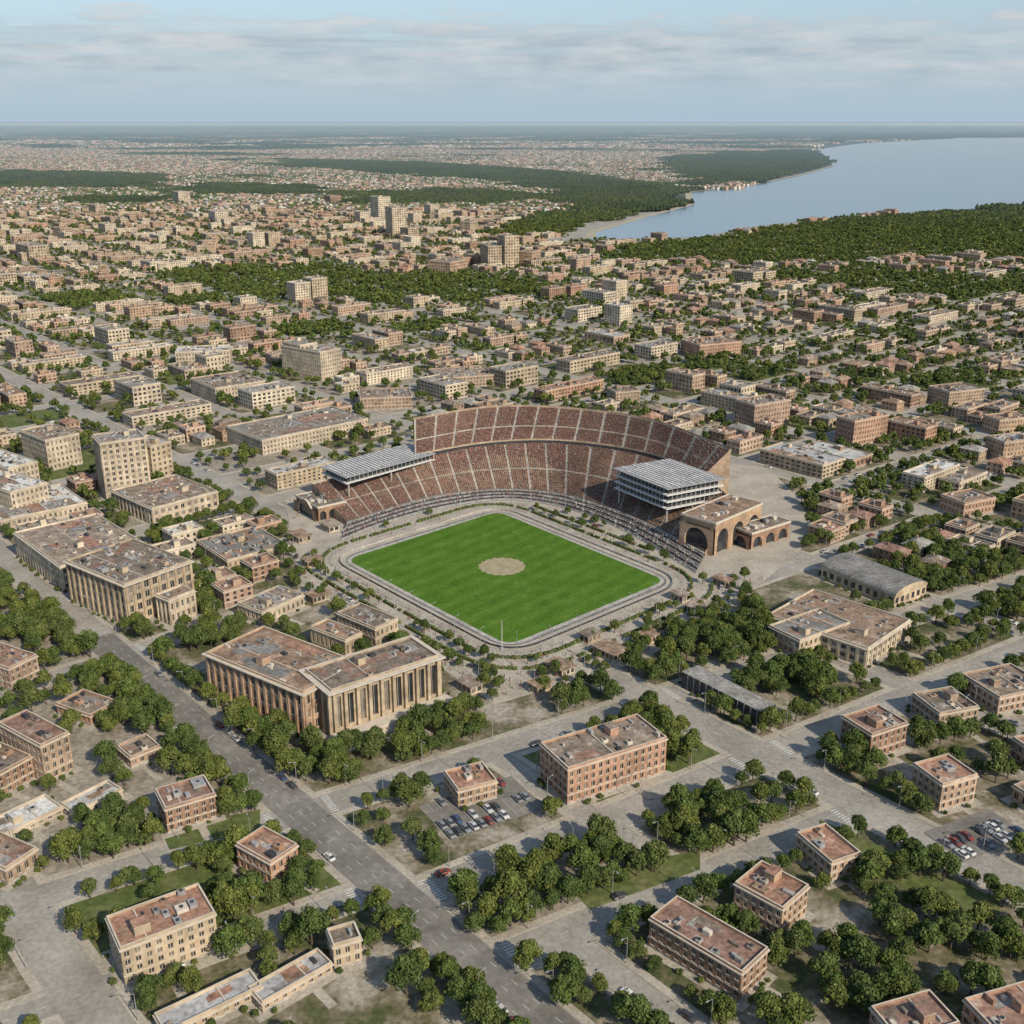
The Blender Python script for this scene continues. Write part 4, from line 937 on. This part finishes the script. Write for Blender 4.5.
def pressbox(name,near,left,right,z0,z1,fl,over=1.5):
    n=Vector(G(*near,z1));l=Vector(G(*left,z1))-n;r=Vector(G(*right,z1))-n
    mb=MB(pm)
    def P(a,b,z): q=n+r*a+l*b; return (q.x,q.y,z)
    Lr=r.length;Ll=l.length
    def slab(e,za,zb,m):
        ea=e/Lr;eb=e/Ll; A=[P(-ea,-eb,za),P(1+ea,-eb,za),P(1+ea,1+eb,za),P(-ea,1+eb,za)];Bv=[(x,y,zb) for x,y,_ in A]
        for i in range(4): j=(i+1)%4; mb.face([A[i],A[j],Bv[j],Bv[i]],m)
        mb.face(Bv,m); mb.face(A[::-1],m)
    fh=(z1-z0)/fl
    for k in range(fl):
        slab(-1.4,z0+k*fh+.4,z0+(k+1)*fh,'glass'); slab(over*.6,z0+k*fh,z0+k*fh+.4,'white_trim')
        for q in range(int(Lr/3)+1):
            for b_ in (0,1):
                c=P(q*3/Lr,b_,0); mb.tube((c[0],c[1],z0+k*fh+.3),(c[0],c[1],z0+(k+1)*fh),.1,.1,'white_trim',4)
        for q in range(int(Ll/3)+1):
            for a_ in (0,1):
                c=P(a_,q*3/Ll,0); mb.tube((c[0],c[1],z0+k*fh+.3),(c[0],c[1],z0+(k+1)*fh),.1,.1,'white_trim',4)
    slab(over,z1,z1+.4,'metal')
    rr=random.Random(3)
    for q in range(int(Lr/2.4)):
        a=(q+.5)*2.4/Lr; b0=rr.choice([-.02,-.02,.1]);b1=rr.choice([1.02,1.02,.85])
        A=[P(a-.5/Lr,b0,z1+.4),P(a+.5/Lr,b0,z1+.4),P(a+.5/Lr,b1,z1+.4),P(a-.5/Lr,b1,z1+.4)];Bv=[(x,y,z1+.75) for x,y,_ in A]
        for i in range(4): j=(i+1)%4; mb.face([A[i],A[j],Bv[j],Bv[i]],'metal')
        mb.face(Bv,'roof_white')
    for a in (0.03,.5,.97):
        for b_ in (.03,.97): c=P(a,b_,0); mb.tube((c[0],c[1],0),(c[0],c[1],z0),.5,.5,'concrete',8)
    add(name,mb.mesh(name),parent=st)
pressbox('press_box',(668,489),(617,469),(722,479),12,23,3)
pressbox('roofed_grandstand',(346,478),(322,467),(434,454),15.5,19,1,.8)
def arch_pav(name,near,left,right,vb,narch):
    c,a,L,W,h=place(near,left,right,vb); mb=MB(BM)
    mb.box(-L/2,-W/2+.02,h*.8,L/2,W/2,h,'brick',top='roof_brown'); mb.box(-L/2,-W/2+1.5,0,L/2,W/2,h*.8,'brick')
    ring(mb,0,0,L/2,W/2,h-.6,h+.5,.4,'trim')
    def aface(o,d,n,l,na):
        cw=l/na
        for k in range(na):
            x0=k*cw; m=cw*.16; w=cw-2*m; r=w/2; zs=max(1,h*.8-r-1); S=8
            P=lambda x,z,q=0:(o[0]+d[0]*x+n[0]*q,o[1]+d[1]*x+n[1]*q,z)
            mb.face([P(x0,0),P(x0+m,0),P(x0+m,h*.8),P(x0,h*.8)],'brick'); mb.face([P(x0+cw-m,0),P(x0+cw,0),P(x0+cw,h*.8),P(x0+cw-m,h*.8)],'brick')
            pts=[(x0+m+r-r*math.cos(math.pi*i/S),zs+r*math.sin(math.pi*i/S)) for i in range(S+1)]
            for i in range(S):
                mb.face([P(*pts[i]),P(*pts[i+1]),P(pts[i+1][0],h*.8),P(pts[i][0],h*.8)],'brick'); mb.face([P(*pts[i]),P(*pts[i+1]),P(*pts[i+1],-1.4),P(*pts[i],-1.4)],'trim')
            mb.face([P(x0+m,0,-1.3),P(x0+cw-m,0,-1.3),P(x0+cw-m,h*.8,-1.3),P(x0+m,h*.8,-1.3)],'glass')
            for xx in (x0+m,x0+cw-m): mb.face([P(xx,0),P(xx,zs),P(xx,zs,-1.4),P(xx,0,-1.4)],'brick')
    aface((-L/2,-W/2),(1,0),(0,-1),L,narch)
    aface((-L/2-1.5,W/2),(0,-1),(-1,0),W,max(1,narch//2))
    rng=random.Random(5)
    for _ in range(10):
        x=rng.uniform(-L/2+2,L/2-2);y=rng.uniform(-W/2+3,W/2-2); s=rng.uniform(.5,1.2); mb.box(x-s,y-s,h,x+s,y+s,h+rng.uniform(.5,1.6),rng.choice(['metal','trim','dark_metal']))
    add(name,mb.mesh(name),(c.x,c.y,.2),a)
arch_pav('arched_stadium_entrance',(716,524),(690,511),(762,504),556,3)
arch_pav('arched_stadium_entrance_wing',(752,534),(738,526),(790,522),550,3)
arch_pav('arched_stadium_gate',(318,508),(296,496),(342,500),522,3)
mb=MB(['white_trim','paint3','metal']); mb.tube((0,0,0),(0,0,13),.16,.08,'white_trim',8); mb.cyl(0,0,0,.5,.8,.7,'metal',10)
q=G(502,650); add('flagpole',mb.mesh('flagpole'),(q[0],q[1],.3))
# low haze lying over the distant plain
hz=bpy.data.materials.new('haze'); hz.use_nodes=True; nt=hz.node_tree; nt.nodes.remove(nt.nodes['Principled BSDF']); vs=nn(nt,'ShaderNodeVolumeScatter'); vs.inputs['Color'].default_value=(.5,.75,1,1); vs.inputs['Density'].default_value=1/15000; vs.inputs['Anisotropy'].default_value=.0
nt.links.new(vs.outputs[0],nt.nodes['Material Output'].inputs['Volume']); MATS['haze']=hz
mb=MB(['haze']); mb.box(-50000,2200,-5,50000,60000,150,'haze',True); add('atmospheric_haze',mb.mesh('atmospheric_haze'))
